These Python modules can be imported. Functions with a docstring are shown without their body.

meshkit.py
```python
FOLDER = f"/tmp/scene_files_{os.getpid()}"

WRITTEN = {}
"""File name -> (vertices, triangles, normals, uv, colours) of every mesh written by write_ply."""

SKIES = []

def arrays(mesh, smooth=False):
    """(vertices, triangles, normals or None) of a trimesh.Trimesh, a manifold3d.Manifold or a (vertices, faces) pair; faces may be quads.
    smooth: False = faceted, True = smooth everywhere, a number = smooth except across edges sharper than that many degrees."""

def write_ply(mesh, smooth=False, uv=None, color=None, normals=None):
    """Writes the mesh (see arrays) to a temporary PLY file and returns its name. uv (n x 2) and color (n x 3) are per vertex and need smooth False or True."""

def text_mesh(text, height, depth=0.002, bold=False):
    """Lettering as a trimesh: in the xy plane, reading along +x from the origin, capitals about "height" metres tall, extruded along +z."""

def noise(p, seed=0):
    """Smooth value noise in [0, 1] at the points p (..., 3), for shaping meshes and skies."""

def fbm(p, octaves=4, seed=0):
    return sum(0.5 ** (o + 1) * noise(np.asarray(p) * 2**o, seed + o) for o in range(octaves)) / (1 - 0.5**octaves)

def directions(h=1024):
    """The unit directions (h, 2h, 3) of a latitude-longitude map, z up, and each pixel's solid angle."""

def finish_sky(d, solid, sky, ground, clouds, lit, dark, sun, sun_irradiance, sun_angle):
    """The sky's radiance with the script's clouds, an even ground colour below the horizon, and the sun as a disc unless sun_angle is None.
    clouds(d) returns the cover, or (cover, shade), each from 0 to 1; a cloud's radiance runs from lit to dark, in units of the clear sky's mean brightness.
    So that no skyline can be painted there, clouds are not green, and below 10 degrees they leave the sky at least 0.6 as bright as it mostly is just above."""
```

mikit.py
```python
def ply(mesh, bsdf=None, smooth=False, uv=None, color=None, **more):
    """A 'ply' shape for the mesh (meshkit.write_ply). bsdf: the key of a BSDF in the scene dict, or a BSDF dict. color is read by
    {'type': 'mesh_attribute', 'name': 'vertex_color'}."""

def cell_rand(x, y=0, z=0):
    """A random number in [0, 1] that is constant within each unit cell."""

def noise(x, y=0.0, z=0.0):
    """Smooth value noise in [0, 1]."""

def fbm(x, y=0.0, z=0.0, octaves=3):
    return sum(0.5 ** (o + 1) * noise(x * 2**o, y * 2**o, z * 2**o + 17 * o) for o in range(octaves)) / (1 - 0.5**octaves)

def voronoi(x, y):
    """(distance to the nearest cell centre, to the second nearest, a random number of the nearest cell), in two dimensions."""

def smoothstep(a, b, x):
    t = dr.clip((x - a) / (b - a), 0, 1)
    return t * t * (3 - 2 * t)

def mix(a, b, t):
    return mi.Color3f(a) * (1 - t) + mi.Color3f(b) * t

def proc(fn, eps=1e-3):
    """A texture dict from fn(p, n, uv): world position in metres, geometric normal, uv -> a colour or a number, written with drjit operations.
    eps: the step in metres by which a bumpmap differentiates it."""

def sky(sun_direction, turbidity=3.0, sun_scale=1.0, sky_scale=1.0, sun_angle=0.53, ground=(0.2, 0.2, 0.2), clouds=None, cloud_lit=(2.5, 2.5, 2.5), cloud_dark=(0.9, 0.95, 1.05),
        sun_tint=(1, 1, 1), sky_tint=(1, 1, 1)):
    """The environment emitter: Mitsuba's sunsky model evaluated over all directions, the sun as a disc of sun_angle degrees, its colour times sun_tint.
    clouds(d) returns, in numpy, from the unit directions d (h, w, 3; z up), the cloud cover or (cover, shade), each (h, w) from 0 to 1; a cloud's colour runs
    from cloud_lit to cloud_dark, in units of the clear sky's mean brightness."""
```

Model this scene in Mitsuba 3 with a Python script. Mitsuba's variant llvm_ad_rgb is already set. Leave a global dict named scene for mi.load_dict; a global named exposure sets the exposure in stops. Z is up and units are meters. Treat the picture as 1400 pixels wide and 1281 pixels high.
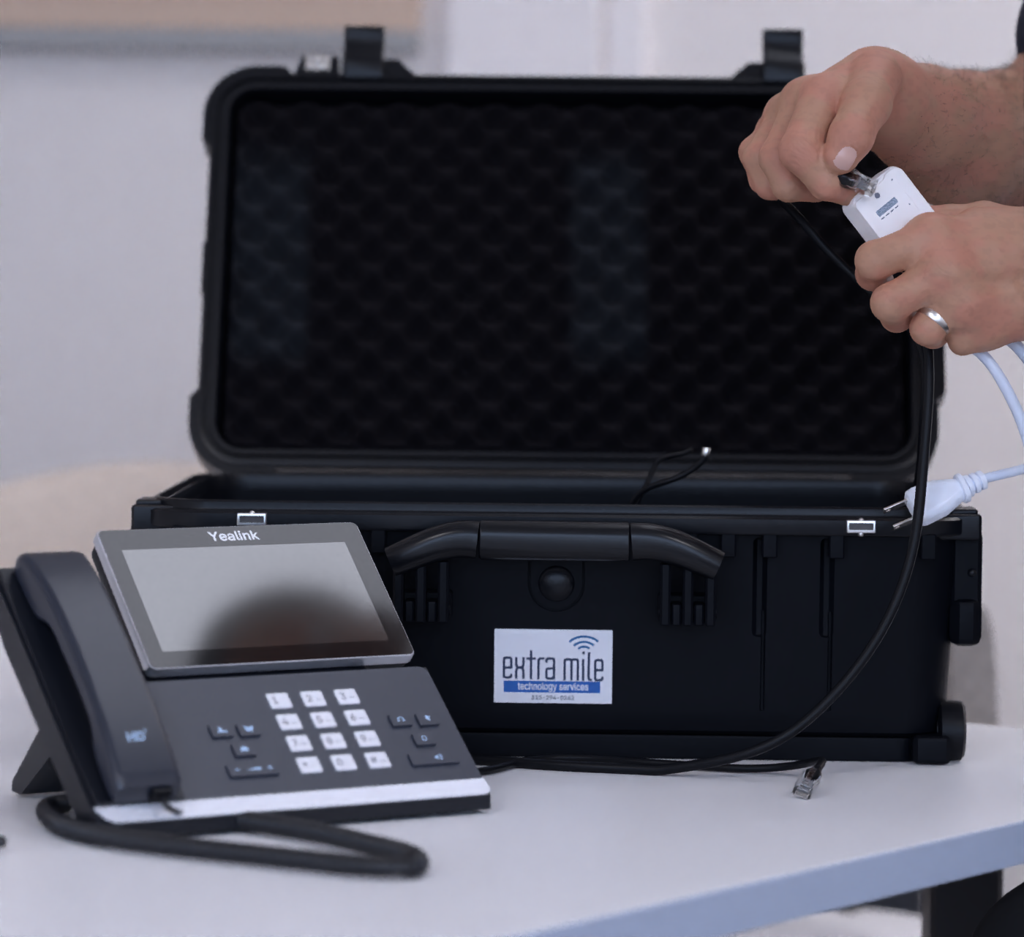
import math, numpy as np, trimesh, manifold3d as m3, mitsuba as mi, drjit as dr
from scipy.interpolate import CubicSpline
from shapely.geometry import Polygon, LineString, Point, box as sbox
from shapely import affinity, union_all
import mikit, meshkit

# ------------------------------------------------------------------ camera, sky, lights, exposure
T = 0.74                                   # height of the table top
FOC, PITCH, ROLL = 5048.0, 0.05984, 0.00989
CAM = np.array([-0.0283, -2.4, 0.336 + T])
_f = np.array([0, math.cos(PITCH), -math.sin(PITCH)]); _r = np.array([1.0, 0, 0]); _u = np.cross(_r, _f)
CR = math.cos(ROLL) * _r + math.sin(ROLL) * _u; CU = -math.sin(ROLL) * _r + math.cos(ROLL) * _u; CF = _f
exposure = 1.68
ST = mi.ScalarTransform4f
scene, labels = {}, {}
scene['camera'] = {'type': 'thinlens', 'fov': math.degrees(2 * math.atan(700 / FOC)), 'fov_axis': 'x', 'near_clip': 0.05, 'far_clip': 60.0,
                   'aperture_radius': 0.0130, 'focus_distance': 2.34,
                   'to_world': ST().look_at(origin=CAM.tolist(), target=(CAM + CF).tolist(), up=CU.tolist())}
def cloud_fn(d):
    return 0.85 + 0 * d[..., 2], 0.25 + 0.2 * meshkit.fbm(d * 3, 3, 5)
scene['sky'] = mikit.sky((0.2, 0.5, 0.8), turbidity=4, sun_scale=0.0, sky_scale=6.2, ground=(0.25, 0.25, 0.26), clouds=cloud_fn, cloud_lit=(1.15, 1.42, 1.95), cloud_dark=(0.75, 0.95, 1.35), sky_tint=(0.74, 0.93, 1.30))
LAMP = (7.0, 6.8, 7.2)
PANEL = (0.60, 0.63, 0.73)

def at(px, py, Y):
    """the world point on the depth plane Y that stands at picture position (px, py)"""
    d = CF + CR * (px - 700) / FOC - CU * (py - 640.5) / FOC
    return CAM + d * ((Y - CAM[1]) / d[1])

# ------------------------------------------------------------------ scene helpers
I4 = np.eye(4)
def frame(o, x, y, z):
    M = np.eye(4); M[:3, 0], M[:3, 1], M[:3, 2], M[:3, 3] = x, y, z, o
    return M
def key_of(name):
    used = lambda k: k in labels or k in scene or any(q.startswith(k + '__') for q in scene)
    if not used(name): return name
    n = 1
    while used(f'{name}_{n:03d}'): n += 1
    return f'{name}_{n:03d}'
def thing(name, label, cat, group=None, kind=None):
    k = key_of(name); labels[k] = {'label': label}
    if cat: labels[k]['category'] = cat
    if group: labels[k]['group'] = group
    if kind: labels[k]['kind'] = kind
    return k
def tm(mesh):
    if isinstance(mesh, trimesh.Trimesh): return mesh
    if hasattr(mesh, 'to_mesh'):
        q = mesh.to_mesh(); return trimesh.Trimesh(np.array(q.vert_properties[:, :3], float), np.array(q.tri_verts), process=False)
    v, f = np.asarray(mesh[0], float), np.asarray(mesh[1], int)
    if f.shape[1] == 4: f = np.vstack([f[:, [0, 1, 2]], f[:, [0, 2, 3]]])
    return trimesh.Trimesh(v, f, process=False)
def part(parent, name, mesh, bsdf, M=I4, smooth=35, label=None, kind=None):
    m = tm(mesh).copy(); m.apply_transform(M)
    k = key_of(parent + '__' + name) if parent else name
    scene[k] = mikit.ply(m, bsdf, smooth=smooth)
    if label or kind:
        labels[k] = {**({'label': label} if label else {}), **({'kind': kind} if kind else {})}
    return k
def whole(name, mesh, bsdf, label, cat, M=I4, smooth=35, group=None, kind=None):
    k = thing(name, label, cat, group, kind); m = tm(mesh).copy(); m.apply_transform(M)
    scene[k] = mikit.ply(m, bsdf, smooth=smooth)
    return k
def structure(name, mesh, bsdf, label, smooth=35):
    scene[name] = mikit.ply(tm(mesh), bsdf, smooth=smooth); labels[name] = {'label': label, 'kind': 'structure'}
    return name
cat = lambda *ms: trimesh.util.concatenate([tm(m) for m in ms])
def mf(mesh):
    m = tm(mesh); m = trimesh.Trimesh(m.vertices, m.faces, process=True); m.merge_vertices()
    return m3.Manifold(m3.Mesh(np.asarray(m.vertices, np.float32), np.asarray(m.faces, np.uint32)))
def mv(mesh, x=0, y=0, z=0):
    m = tm(mesh).copy(); m.apply_translation([x, y, z]); return m
def R(axis, ang): return trimesh.transformations.rotation_matrix(ang, axis)
def tr(x, y, z): return trimesh.transformations.translation_matrix([x, y, z])

def rr(w, h, r, n=6):
    """a rounded rectangle as a loop of points, counter-clockwise"""
    r = max(min(r, w / 2 - 1e-6, h / 2 - 1e-6), 1e-6); pts = []
    for k, (sx, sy) in enumerate(((1, 1), (-1, 1), (-1, -1), (1, -1))):
        a = np.linspace(k * math.pi / 2, (k + 1) * math.pi / 2, n)
        pts.append(np.stack([sx * (w / 2 - r) + r * np.cos(a), sy * (h / 2 - r) + r * np.sin(a)], 1))
    return np.vstack(pts)
def loft(loops, closed=False, cap=True):
    L = np.array(loops); n, m = L.shape[:2]; V = L.reshape(-1, 3); F = []
    i = np.arange(m); j = (i + 1) % m
    for k in range(n if closed else n - 1):
        a, b = k * m, ((k + 1) % n) * m
        F.append(np.stack([a + i, a + j, b + j, b + i], 1))
    F = np.vstack(F); F = np.vstack([F[:, [0, 1, 2]], F[:, [0, 2, 3]]])
    if cap and not closed:
        V = np.vstack([V, L[0].mean(0), L[-1].mean(0)]); c0, c1 = n * m, n * m + 1
        F = np.vstack([F, np.stack([j, i, i * 0 + c0], 1), np.stack([(n - 1) * m + i, (n - 1) * m + j, i * 0 + c1], 1)])
    return trimesh.Trimesh(V, F, process=False)
def slab(w, h, r, z0, z1, b=0.001, n=6):
    """a rounded rectangular plate standing on z0 with bevelled edges"""
    P = [(b, z0), (0.3 * b, z0 + 0.3 * b), (0, z0 + b), (0, z1 - b), (0.3 * b, z1 - 0.3 * b), (b, z1)]
    return loft([np.c_[rr(w - 2 * q, h - 2 * q, max(r - q, 1e-4), n), np.full(4 * n, z)] for q, z in P])
def rr_sweep(w, h, r, prof, n=8, closed=True):
    """profile (outset, z) swept round a rounded rectangle"""
    return loft([np.c_[rr(w + 2 * q, h + 2 * q, max(r + q, 1e-4), n), np.full(4 * n, z)] for q, z in prof], closed=closed, cap=not closed)
def bx(x0, x1, y0, y1, z0, z1, b=0.001):
    m = slab(x1 - x0, y1 - y0, b, z0, z1, b, 2); m.apply_translation([(x0 + x1) / 2, (y0 + y1) / 2, 0]); return m
def plain_box(x0, x1, y0, y1, z0, z1):
    m = trimesh.creation.box([x1 - x0, y1 - y0, z1 - z0]); m.apply_translation([(x0 + x1) / 2, (y0 + y1) / 2, (z0 + z1) / 2]); return m
def spline(pts, n):
    p = np.asarray(pts, float); d = np.r_[0, np.cumsum(np.linalg.norm(np.diff(p, axis=0), axis=1))]
    return CubicSpline(d, p)(np.linspace(0, d[-1], n))
def frames(p):
    t = np.gradient(p, axis=0); t /= np.linalg.norm(t, axis=1, keepdims=True)
    a = np.cross(t[0], [0, 0, 1.0]); a = np.cross(t[0], [0, 1.0, 0]) if np.linalg.norm(a) < 0.2 else a
    A = []
    for k in range(len(p)):
        a = a - t[k] * (a @ t[k]); a /= np.linalg.norm(a); A.append(a)
    A = np.array(A); return t, A, np.cross(t, A)
def tube(pts, r, sides=10, n=None, flat=1.0):
    p = spline(pts, n) if n else np.asarray(pts, float)
    t, A, B = frames(p); th = np.arange(sides) * 2 * math.pi / sides; rad = np.broadcast_to(r, (len(p),))
    return loft([p[k] + rad[k] * (np.cos(th)[:, None] * A[k] + flat * np.sin(th)[:, None] * B[k]) for k in range(len(p))])
def coil(p, R_, r_, pitch, per=12, sides=6):
    """a wire wound round the path p"""
    d = np.r_[0, np.cumsum(np.linalg.norm(np.diff(p, axis=0), axis=1))]; turns = d[-1] / pitch; n = int(turns * per)
    s = np.linspace(0, d[-1], n); q = np.stack([np.interp(s, d, p[:, k]) for k in range(3)], 1)
    t, A, B = frames(q); ph = s / pitch * 2 * math.pi
    return tube(q + R_ * (np.cos(ph)[:, None] * A + np.sin(ph)[:, None] * B), r_, sides)
def lathe(prof, n=24):
    a = np.arange(n) * 2 * math.pi / n
    return loft([np.stack([r * np.cos(a), r * np.sin(a), a * 0 + z], 1) for r, z in prof])
def poly_mesh(shape, depth):
    gs = [g for g in getattr(shape, 'geoms', [shape]) if g.area > 1e-10]
    return trimesh.util.concatenate([trimesh.creation.extrude_polygon(g, depth, engine='earcut') for g in gs])
def text(s, width=None, height=0.005, depth=0.0002, bold=False, squeeze=None):
    """lettering centred on the origin"""
    m = meshkit.text_mesh(s, height, depth, bold); lo, hi = m.bounds
    m.apply_translation([-(lo[0] + hi[0]) / 2, -(lo[1] + hi[1]) / 2, 0])
    if width: k = width / (hi[0] - lo[0]); m.apply_scale([k, k if squeeze is None else squeeze, 1])
    return m

# signed distances on a grid and their surface
def cone_sdf(P, a, b, ra, rb):
    a, b = np.asarray(a, np.float32), np.asarray(b, np.float32); ba = b - a; l2 = float(ba @ ba) + 1e-12
    h = np.clip(((P - a) @ ba) / l2, 0, 1); d = P - a - h[..., None] * ba
    return np.sqrt((d * d).sum(-1)) - (ra + (rb - ra) * h)
def smin(a, b, k):
    h = np.maximum(k - np.abs(a - b), 0) / k; return np.minimum(a, b) - h * h * k * 0.25
def smax(a, b, k): return -smin(-a, -b, k)
def surface(fn, lo, hi, s):
    lo, hi = np.asarray(lo, float), np.asarray(hi, float); n = np.ceil((hi - lo) / s).astype(int) + 1
    ax = [lo[k] + s * np.arange(n[k]) for k in range(3)]
    G = np.stack(np.meshgrid(*ax, indexing='ij'), -1).astype(np.float32); D = fn(G).astype(np.float32)
    corner = np.array([[x, y, z] for x in (0, 1) for y in (0, 1) for z in (0, 1)]); c = [D[x:n[0] - 1 + x, y:n[1] - 1 + y, z:n[2] - 1 + z] for x, y, z in corner]
    ins = sum((q < 0).astype(np.int8) for q in c); act = (ins > 0) & (ins < 8); ids = -np.ones(act.shape, int); ids[act] = np.arange(act.sum())
    cv = np.stack([q[act] for q in c], 1); S = np.zeros((len(cv), 3)); N = np.zeros(len(cv))
    for a in range(8):
        for b in range(a + 1, 8):
            if np.abs(corner[a] - corner[b]).sum() == 1:
                m = (cv[:, a] < 0) != (cv[:, b] < 0); t = np.where(m, cv[:, a] / np.where(m, cv[:, a] - cv[:, b], 1), 0)
                S += m[:, None] * (corner[a] + t[:, None] * (corner[b] - corner[a])); N += m
    V = lo + s * (np.argwhere(act) + S / N[:, None]); F = []
    for k in range(3):
        u, v = (k + 1) % 3, (k + 2) % 3; sl = [slice(1, -1)] * 3; sl[k] = slice(0, -1); sh = list(sl); sh[k] = slice(1, None)
        A, B = D[tuple(sl)] < 0, D[tuple(sh)] < 0; e = np.argwhere(A != B); e[:, u] += 1; e[:, v] += 1; flip = A[A != B]
        def cell(du, dv):
            q = e.copy(); q[:, u] -= du; q[:, v] -= dv; return ids[q[:, 0], q[:, 1], q[:, 2]]
        q = np.stack([cell(1, 1), cell(0, 1), cell(0, 0), cell(1, 0)], 1)
        q = np.where(flip[:, None], q, q[:, ::-1]); F.append(q)
    F = np.vstack(F); return trimesh.Trimesh(V, np.vstack([F[:, [0, 1, 2]], F[:, [0, 2, 3]]]), process=False)

# ------------------------------------------------------------------ materials
def mat(name, color, rough=0.5, metallic=0.0, spec=0.5, two=True, bump=None, **more):
    b = {'type': 'principled', 'base_color': color if isinstance(color, dict) else {'type': 'rgb', 'value': list(color)}, 'roughness': rough, 'metallic': metallic, **more}
    if metallic == 0: b['specular'] = spec
    if bump: b = {'type': 'bumpmap', 'nested': b, 'tex': mikit.proc(bump[0], bump[2]), 'scale': bump[1]}
    scene[name] = {'type': 'twosided', 'nested': b} if two else b
    return name
def speck(c0, c1, s, o=3):
    return mikit.proc(lambda p, n, uv: mikit.mix(c0, c1, mikit.fbm(p.x * s, p.y * s, p.z * s, o)))
mat('paint_wall', speck((0.83, 0.79, 0.765), (0.86, 0.82, 0.79), 3.0), 0.85)
mat('paint_white', (0.90, 0.87, 0.86), 0.7)
mat('ceiling_white', (0.82, 0.82, 0.82), 0.9)
mat('carpet', speck((0.10, 0.10, 0.11), (0.17, 0.16, 0.17), 60.0), 0.95)
mat('board_tan', mikit.proc(lambda p, n, uv: mikit.mix((0.56, 0.42, 0.33), (0.68, 0.52, 0.41), mikit.fbm(p.x * 2, p.y, p.z * 40, 3))), 0.7)
mat('grey_frame', (0.36, 0.36, 0.36), 0.5)
mat('laminate', speck((0.73, 0.73, 0.755), (0.76, 0.76, 0.78), 6.0), 0.38, spec=0.5)
mat('edge_band', (0.40, 0.46, 0.58), 0.4)
mat('cabinet_shade', (0.03, 0.034, 0.045), 0.5)
mat('dark_metal', (0.018, 0.017, 0.02), 0.45)
mat('upholstery', speck((0.62, 0.53, 0.45), (0.76, 0.65, 0.56), 160.0, 2), 0.95, sheen=0.3)
mat('upholstery_shaded', speck((0.34, 0.31, 0.285), (0.52, 0.47, 0.435), 160.0, 2), 0.95, sheen=0.2)  # same beige fabric, with the shade on that chair put into the colour
mat('white_shell', (0.75, 0.75, 0.77), 0.5)
mat('case_plastic', speck((0.0022, 0.0028, 0.0050), (0.0030, 0.0038, 0.0063), 40.0), 0.45, spec=0.08)
mat('case_gloss', (0.0035, 0.0042, 0.0066), 0.32, spec=0.25)
mat('handle_plastic', (0.0035, 0.004, 0.006), 0.25, spec=0.32)
mat('hasp_slot', (0.045, 0.042, 0.042), 0.45)
mat('steel', (0.80, 0.78, 0.75), 0.28, metallic=1.0)
mat('paper_white', (0.68, 0.69, 0.74), 0.6)
mat('ink_navy', (0.006, 0.018, 0.06), 0.6)
mat('ink_blue', (0.01, 0.09, 0.36), 0.6)
mat('ink_teal', (0.012, 0.10, 0.26), 0.6)
mat('phone_grey', speck((0.034, 0.039, 0.056), (0.039, 0.044, 0.061), 80.0), 0.42, spec=0.5)
mat('phone_black', (0.006, 0.0075, 0.012), 0.42, spec=0.35)
mat('handset_plastic', speck((0.0125, 0.0165, 0.029), (0.0150, 0.0195, 0.033), 80.0), 0.34, spec=0.6)
mat('silver', (0.80, 0.80, 0.84), 0.35, spec=0.6)
mat('silver_edge', (0.62, 0.63, 0.68), 0.3, metallic=0.7)
mat('key_white', (0.80, 0.80, 0.84), 0.45)
mat('key_black', (0.022, 0.025, 0.034), 0.4)
mat('ink_grey', (0.03, 0.03, 0.06), 0.6)
mat('ink_pale', (0.45, 0.62, 0.85), 0.5)
mat('ink_white', (0.85, 0.86, 0.9), 0.5)
scene['bezel_glass'] = {'type': 'roughplastic', 'distribution': 'ggx', 'alpha': 0.006, 'int_ior': 1.60, 'diffuse_reflectance': {'type': 'rgb', 'value': [0.012, 0.012, 0.015]}, 'nonlinear': True}
scene['lcd_glass'] = {'type': 'roughplastic', 'distribution': 'ggx', 'alpha': 0.008, 'int_ior': 2.3, 'diffuse_reflectance': {'type': 'rgb', 'value': [0.012, 0.013, 0.017]}, 'nonlinear': True}
mat('rubber', (0.0045, 0.005, 0.007), 0.4, spec=0.16)
mat('cord_black', (0.011, 0.012, 0.016), 0.34, spec=0.6)
mat('plug_white', (0.80, 0.85, 0.94), 0.4)
mat('white_plastic', (0.93, 0.92, 0.92), 0.35)
mat('white_cord', (0.66, 0.72, 0.84), 0.42)
mat('print_slate', mikit.proc(lambda p, n, uv: mikit.mix((0.10, 0.15, 0.22), (0.42, 0.50, 0.62), mikit.noise(p.x * 1400, p.y * 900, p.z * 1400))), 0.5)
mat('print_grey', (0.16, 0.18, 0.24), 0.5)
mat('brass', (0.85, 0.82, 0.78), 0.22, metallic=1.0)
scene['clear_plastic'] = {'type': 'dielectric', 'int_ior': 1.5}
def skin_fn(p, n, uv):
    a = mikit.fbm(p.x * 55, p.y * 55, p.z * 55, 3); b = mikit.fbm(p.x * 260 + 5, p.y * 260, p.z * 260, 2)
    c = mikit.mix((0.465, 0.247, 0.158), (0.50, 0.226, 0.153), mikit.smoothstep(0.35, 0.65, a))
    return mikit.mix(c, c * 0.93, mikit.smoothstep(0.45, 0.75, b))
WRINKLES = [(at(1160, 190, -0.083), at(1150, 213, -0.08) - at(1164, 186, -0.08), 0.011), (at(1082, 208, -0.078), at(1094, 206, -0.06) - at(1124, 136, -0.04), 0.010), (at(1140, 140, -0.05), at(1094, 206, -0.06) - at(1124, 136, -0.04), 0.012),
            (at(1212, 348, -0.096), at(1195, 352, -0.086) - at(1275, 327, -0.074), 0.010), (at(1232, 412, -0.10), at(1219, 419, -0.09) - at(1290, 374, -0.083), 0.010), (at(1274, 366, -0.096), at(1219, 419, -0.09) - at(1290, 374, -0.083), 0.012)]
def skin_bump(p, n, uv):
    w = mi.Float(0)
    for c, ax, r in WRINKLES:
        ax = ax / np.linalg.norm(ax); q = p - mi.Point3f(*[float(x) for x in c]); t = q.x * float(ax[0]) + q.y * float(ax[1]) + q.z * float(ax[2])
        w += dr.exp(-(q.x * q.x + q.y * q.y + q.z * q.z) / (r * r)) * (0.5 + 0.5 * dr.sin(t * 3600.0 + 5 * mikit.noise(p.x * 300, p.y * 300, p.z * 300)))
    return skin_relief(p, n, uv) - 1.1 * w
def skin_relief(p, n, uv): return mikit.fbm(p.x * 600, p.y * 600, p.z * 600, 2) + 1.5 * mikit.noise(p.x * 170, p.y * 170, p.z * 170)
mat('skin', mikit.proc(skin_fn), 0.48, spec=0.4, bump=(skin_bump, 0.0004, 2.5e-4))
mat('nail', (0.62, 0.39, 0.33), 0.22)
mat('navy_cloth', (0.010, 0.013, 0.026), 0.9, sheen=0.3)
mat('black_cloth', (0.006, 0.006, 0.008), 0.95)
mat('hair_dark', (0.012, 0.009, 0.007), 0.6)
mat('shoe_black', (0.01, 0.01, 0.01), 0.5)
mat('eye_white', (0.7, 0.7, 0.7), 0.2)
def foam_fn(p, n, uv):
    # two lighter upright stripes on the foam, fixed to the lid
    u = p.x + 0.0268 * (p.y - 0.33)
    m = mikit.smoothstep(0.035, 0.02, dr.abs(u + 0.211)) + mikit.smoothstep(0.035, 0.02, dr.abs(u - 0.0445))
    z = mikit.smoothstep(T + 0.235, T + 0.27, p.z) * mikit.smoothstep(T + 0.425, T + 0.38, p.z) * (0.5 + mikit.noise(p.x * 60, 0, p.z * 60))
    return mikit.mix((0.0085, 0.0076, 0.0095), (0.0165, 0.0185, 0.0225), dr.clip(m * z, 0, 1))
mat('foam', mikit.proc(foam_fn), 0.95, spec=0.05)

# ------------------------------------------------------------------ the room
RX0, RX1, RY0, RY1, RZ = -2.6, 2.6, -4.6, 2.1, 2.75
structure('floor', plain_box(RX0, RX1, RY0, RY1, -0.1, 0), 'carpet', 'dark grey carpet floor under the table')
structure('ceiling', plain_box(RX0, RX1, RY0, RY1, RZ, RZ + 0.1), 'ceiling_white', 'plain white ceiling')
structure('wall_back', plain_box(RX0, RX1, RY1, RY1 + 0.12, 0, RZ), 'paint_wall', 'pale grey painted wall behind the open case')
structure('wall_left', plain_box(RX0 - 0.12, RX0, RY0, RY1, 0, RZ), 'paint_wall', 'pale grey wall on the left')
structure('wall_right', plain_box(RX1, RX1 + 0.12, RY0, RY1, 0, RZ), 'paint_wall', 'pale grey wall on the right')
wz0, wz1, wx = 0.8, 2.6, 2.3
structure('wall_front', cat(plain_box(RX0, RX1, RY0 - 0.12, RY0, 0, wz0), plain_box(RX0, RX1, RY0 - 0.12, RY0, wz1, RZ), plain_box(RX0, -wx, RY0 - 0.12, RY0, wz0, wz1), plain_box(wx, RX1, RY0 - 0.12, RY0, wz0, wz1)), 'paint_wall', 'wall with a wide window behind the camera')
structure('window_1', cat(*[bx(x - 0.03, x + 0.03, RY0 - 0.1, RY0 - 0.03, wz0, wz1, 0.004) for x in (-wx + 0.03, -0.77, 0.77, wx - 0.03)], bx(-wx, wx, RY0 - 0.1, RY0 - 0.03, wz0, wz0 + 0.06, 0.004), bx(-wx, wx, RY0 - 0.1, RY0 - 0.03, wz1 - 0.06, wz1, 0.004)), 'grey_frame', 'grey frame of the wide window')
structure('baseboard_back', bx(RX0, RX1, RY1 - 0.015, RY1, 0, 0.1, 0.004), 'paint_white', 'white skirting board along the back wall')
structure('trim_1', bx(-0.115, 0.075, RY1 - 0.03, RY1 + 0.01, 0.1, RZ - 0.01, 0.006), 'paint_white', 'white upright trim on the back wall')
structure('trim_2', bx(0.08, 0.13, RY1 - 0.02, RY1 + 0.01, 0.1, RZ - 0.01, 0.005), 'paint_white', 'narrow white upright trim beside the wide one')
nb = thing('noticeboard', 'tan board with a grey bottom rail high on the wall at upper left', 'board')
part(nb, 'panel', bx(-2.2, -0.145, RY1 - 0.03, RY1 - 0.002, 1.335, 2.35, 0.004), 'board_tan')
part(nb, 'rail', bx(-2.2, -0.145, RY1 - 0.04, RY1 - 0.002, 1.31, 1.335, 0.003), 'grey_frame', label='grey bottom rail')
for (x, y, h, L, lab) in ((0.72, 0.22, 0.62, PANEL, 'large square glowing panel added above the table to fill the screen reflection'), (-1.3, -2.7, 0.29, LAMP, 'small square ceiling light on the left, far behind the camera'), (1.3, -2.7, 0.29, LAMP, 'small square ceiling light on the right, far behind the camera'), (1.85, 0.95, 0.29, LAMP, 'small square light added by the right wall to brighten the right side')):  # panel over the table and right-wall lamp are added, unseen light helpers
    k = thing('ceiling_light', lab, 'ceiling light', 'ceiling lights')
    part(k, 'frame', mv(rr_sweep(2 * h, 2 * h, 0.004, [(0, 0), (0.02, 0), (0.02, 0.02), (0, 0.02)], 2), x, y, RZ - 0.021), 'paint_white')
    q = h + 0.0
    m = trimesh.Trimesh([[x - q, y - q, RZ - .012], [x - q, y + q, RZ - .012], [x + q, y + q, RZ - .012], [x + q, y - q, RZ - .012]], [[0, 1, 2], [0, 2, 3]], process=False)
    kk = part(k, 'diffuser', m, 'paint_white', smooth=False)
    scene[kk]['emitter'] = {'type': 'area', 'radiance': {'type': 'rgb', 'value': list(L)}}

# ------------------------------------------------------------------ the table
E1 = np.array([0.62, 0.785, 0]); E1 /= np.linalg.norm(E1); E2 = np.array([E1[1], -E1[0], 0])     # along its front edge, and outwards across it
tc = np.array([0.504, 0.062, 0])                                                                 # its right corner
TL, TD = 1.9, 1.55
Mt = frame(tc - E1 * TL / 2 - E2 * TD / 2 + [0, 0, T], E1, E2, [0, 0, 1.0])
tb = thing('table', 'white laminate table with a pale blue edge carrying the phone and the open case', 'table')
part(tb, 'tabletop', slab(TL, TD, 0.012, -0.027, 0, 0.0012, 6), 'laminate', Mt)
part(tb, 'edge_band', rr_sweep(TL, TD, 0.012, [(-0.0005, -0.0262), (0.0008, -0.0262), (0.0012, -0.025), (0.0012, -0.002), (0.0006, -0.0012), (-0.0005, -0.0012)], 6), 'edge_band', Mt, label='pale blue edge band')
for k, q in enumerate(((0.30, 0.245), (-0.72, -0.55))):
    a = np.array([q[0], q[1], 0])
    M = frame(a, [1, 0, 0], [0, 1, 0], [0, 0, 1.0])
    part(tb, 'leg', cat(bx(-0.026, 0.026, -0.03, 0.03, 0.03, T - 0.029, 0.004), bx(-0.03, 0.03, -0.26, 0.26, 0, 0.032, 0.006), bx(-0.02, 0.02, -0.24, 0.24, T - 0.05, T - 0.029, 0.003)), 'dark_metal', M, label='black metal leg')

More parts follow.
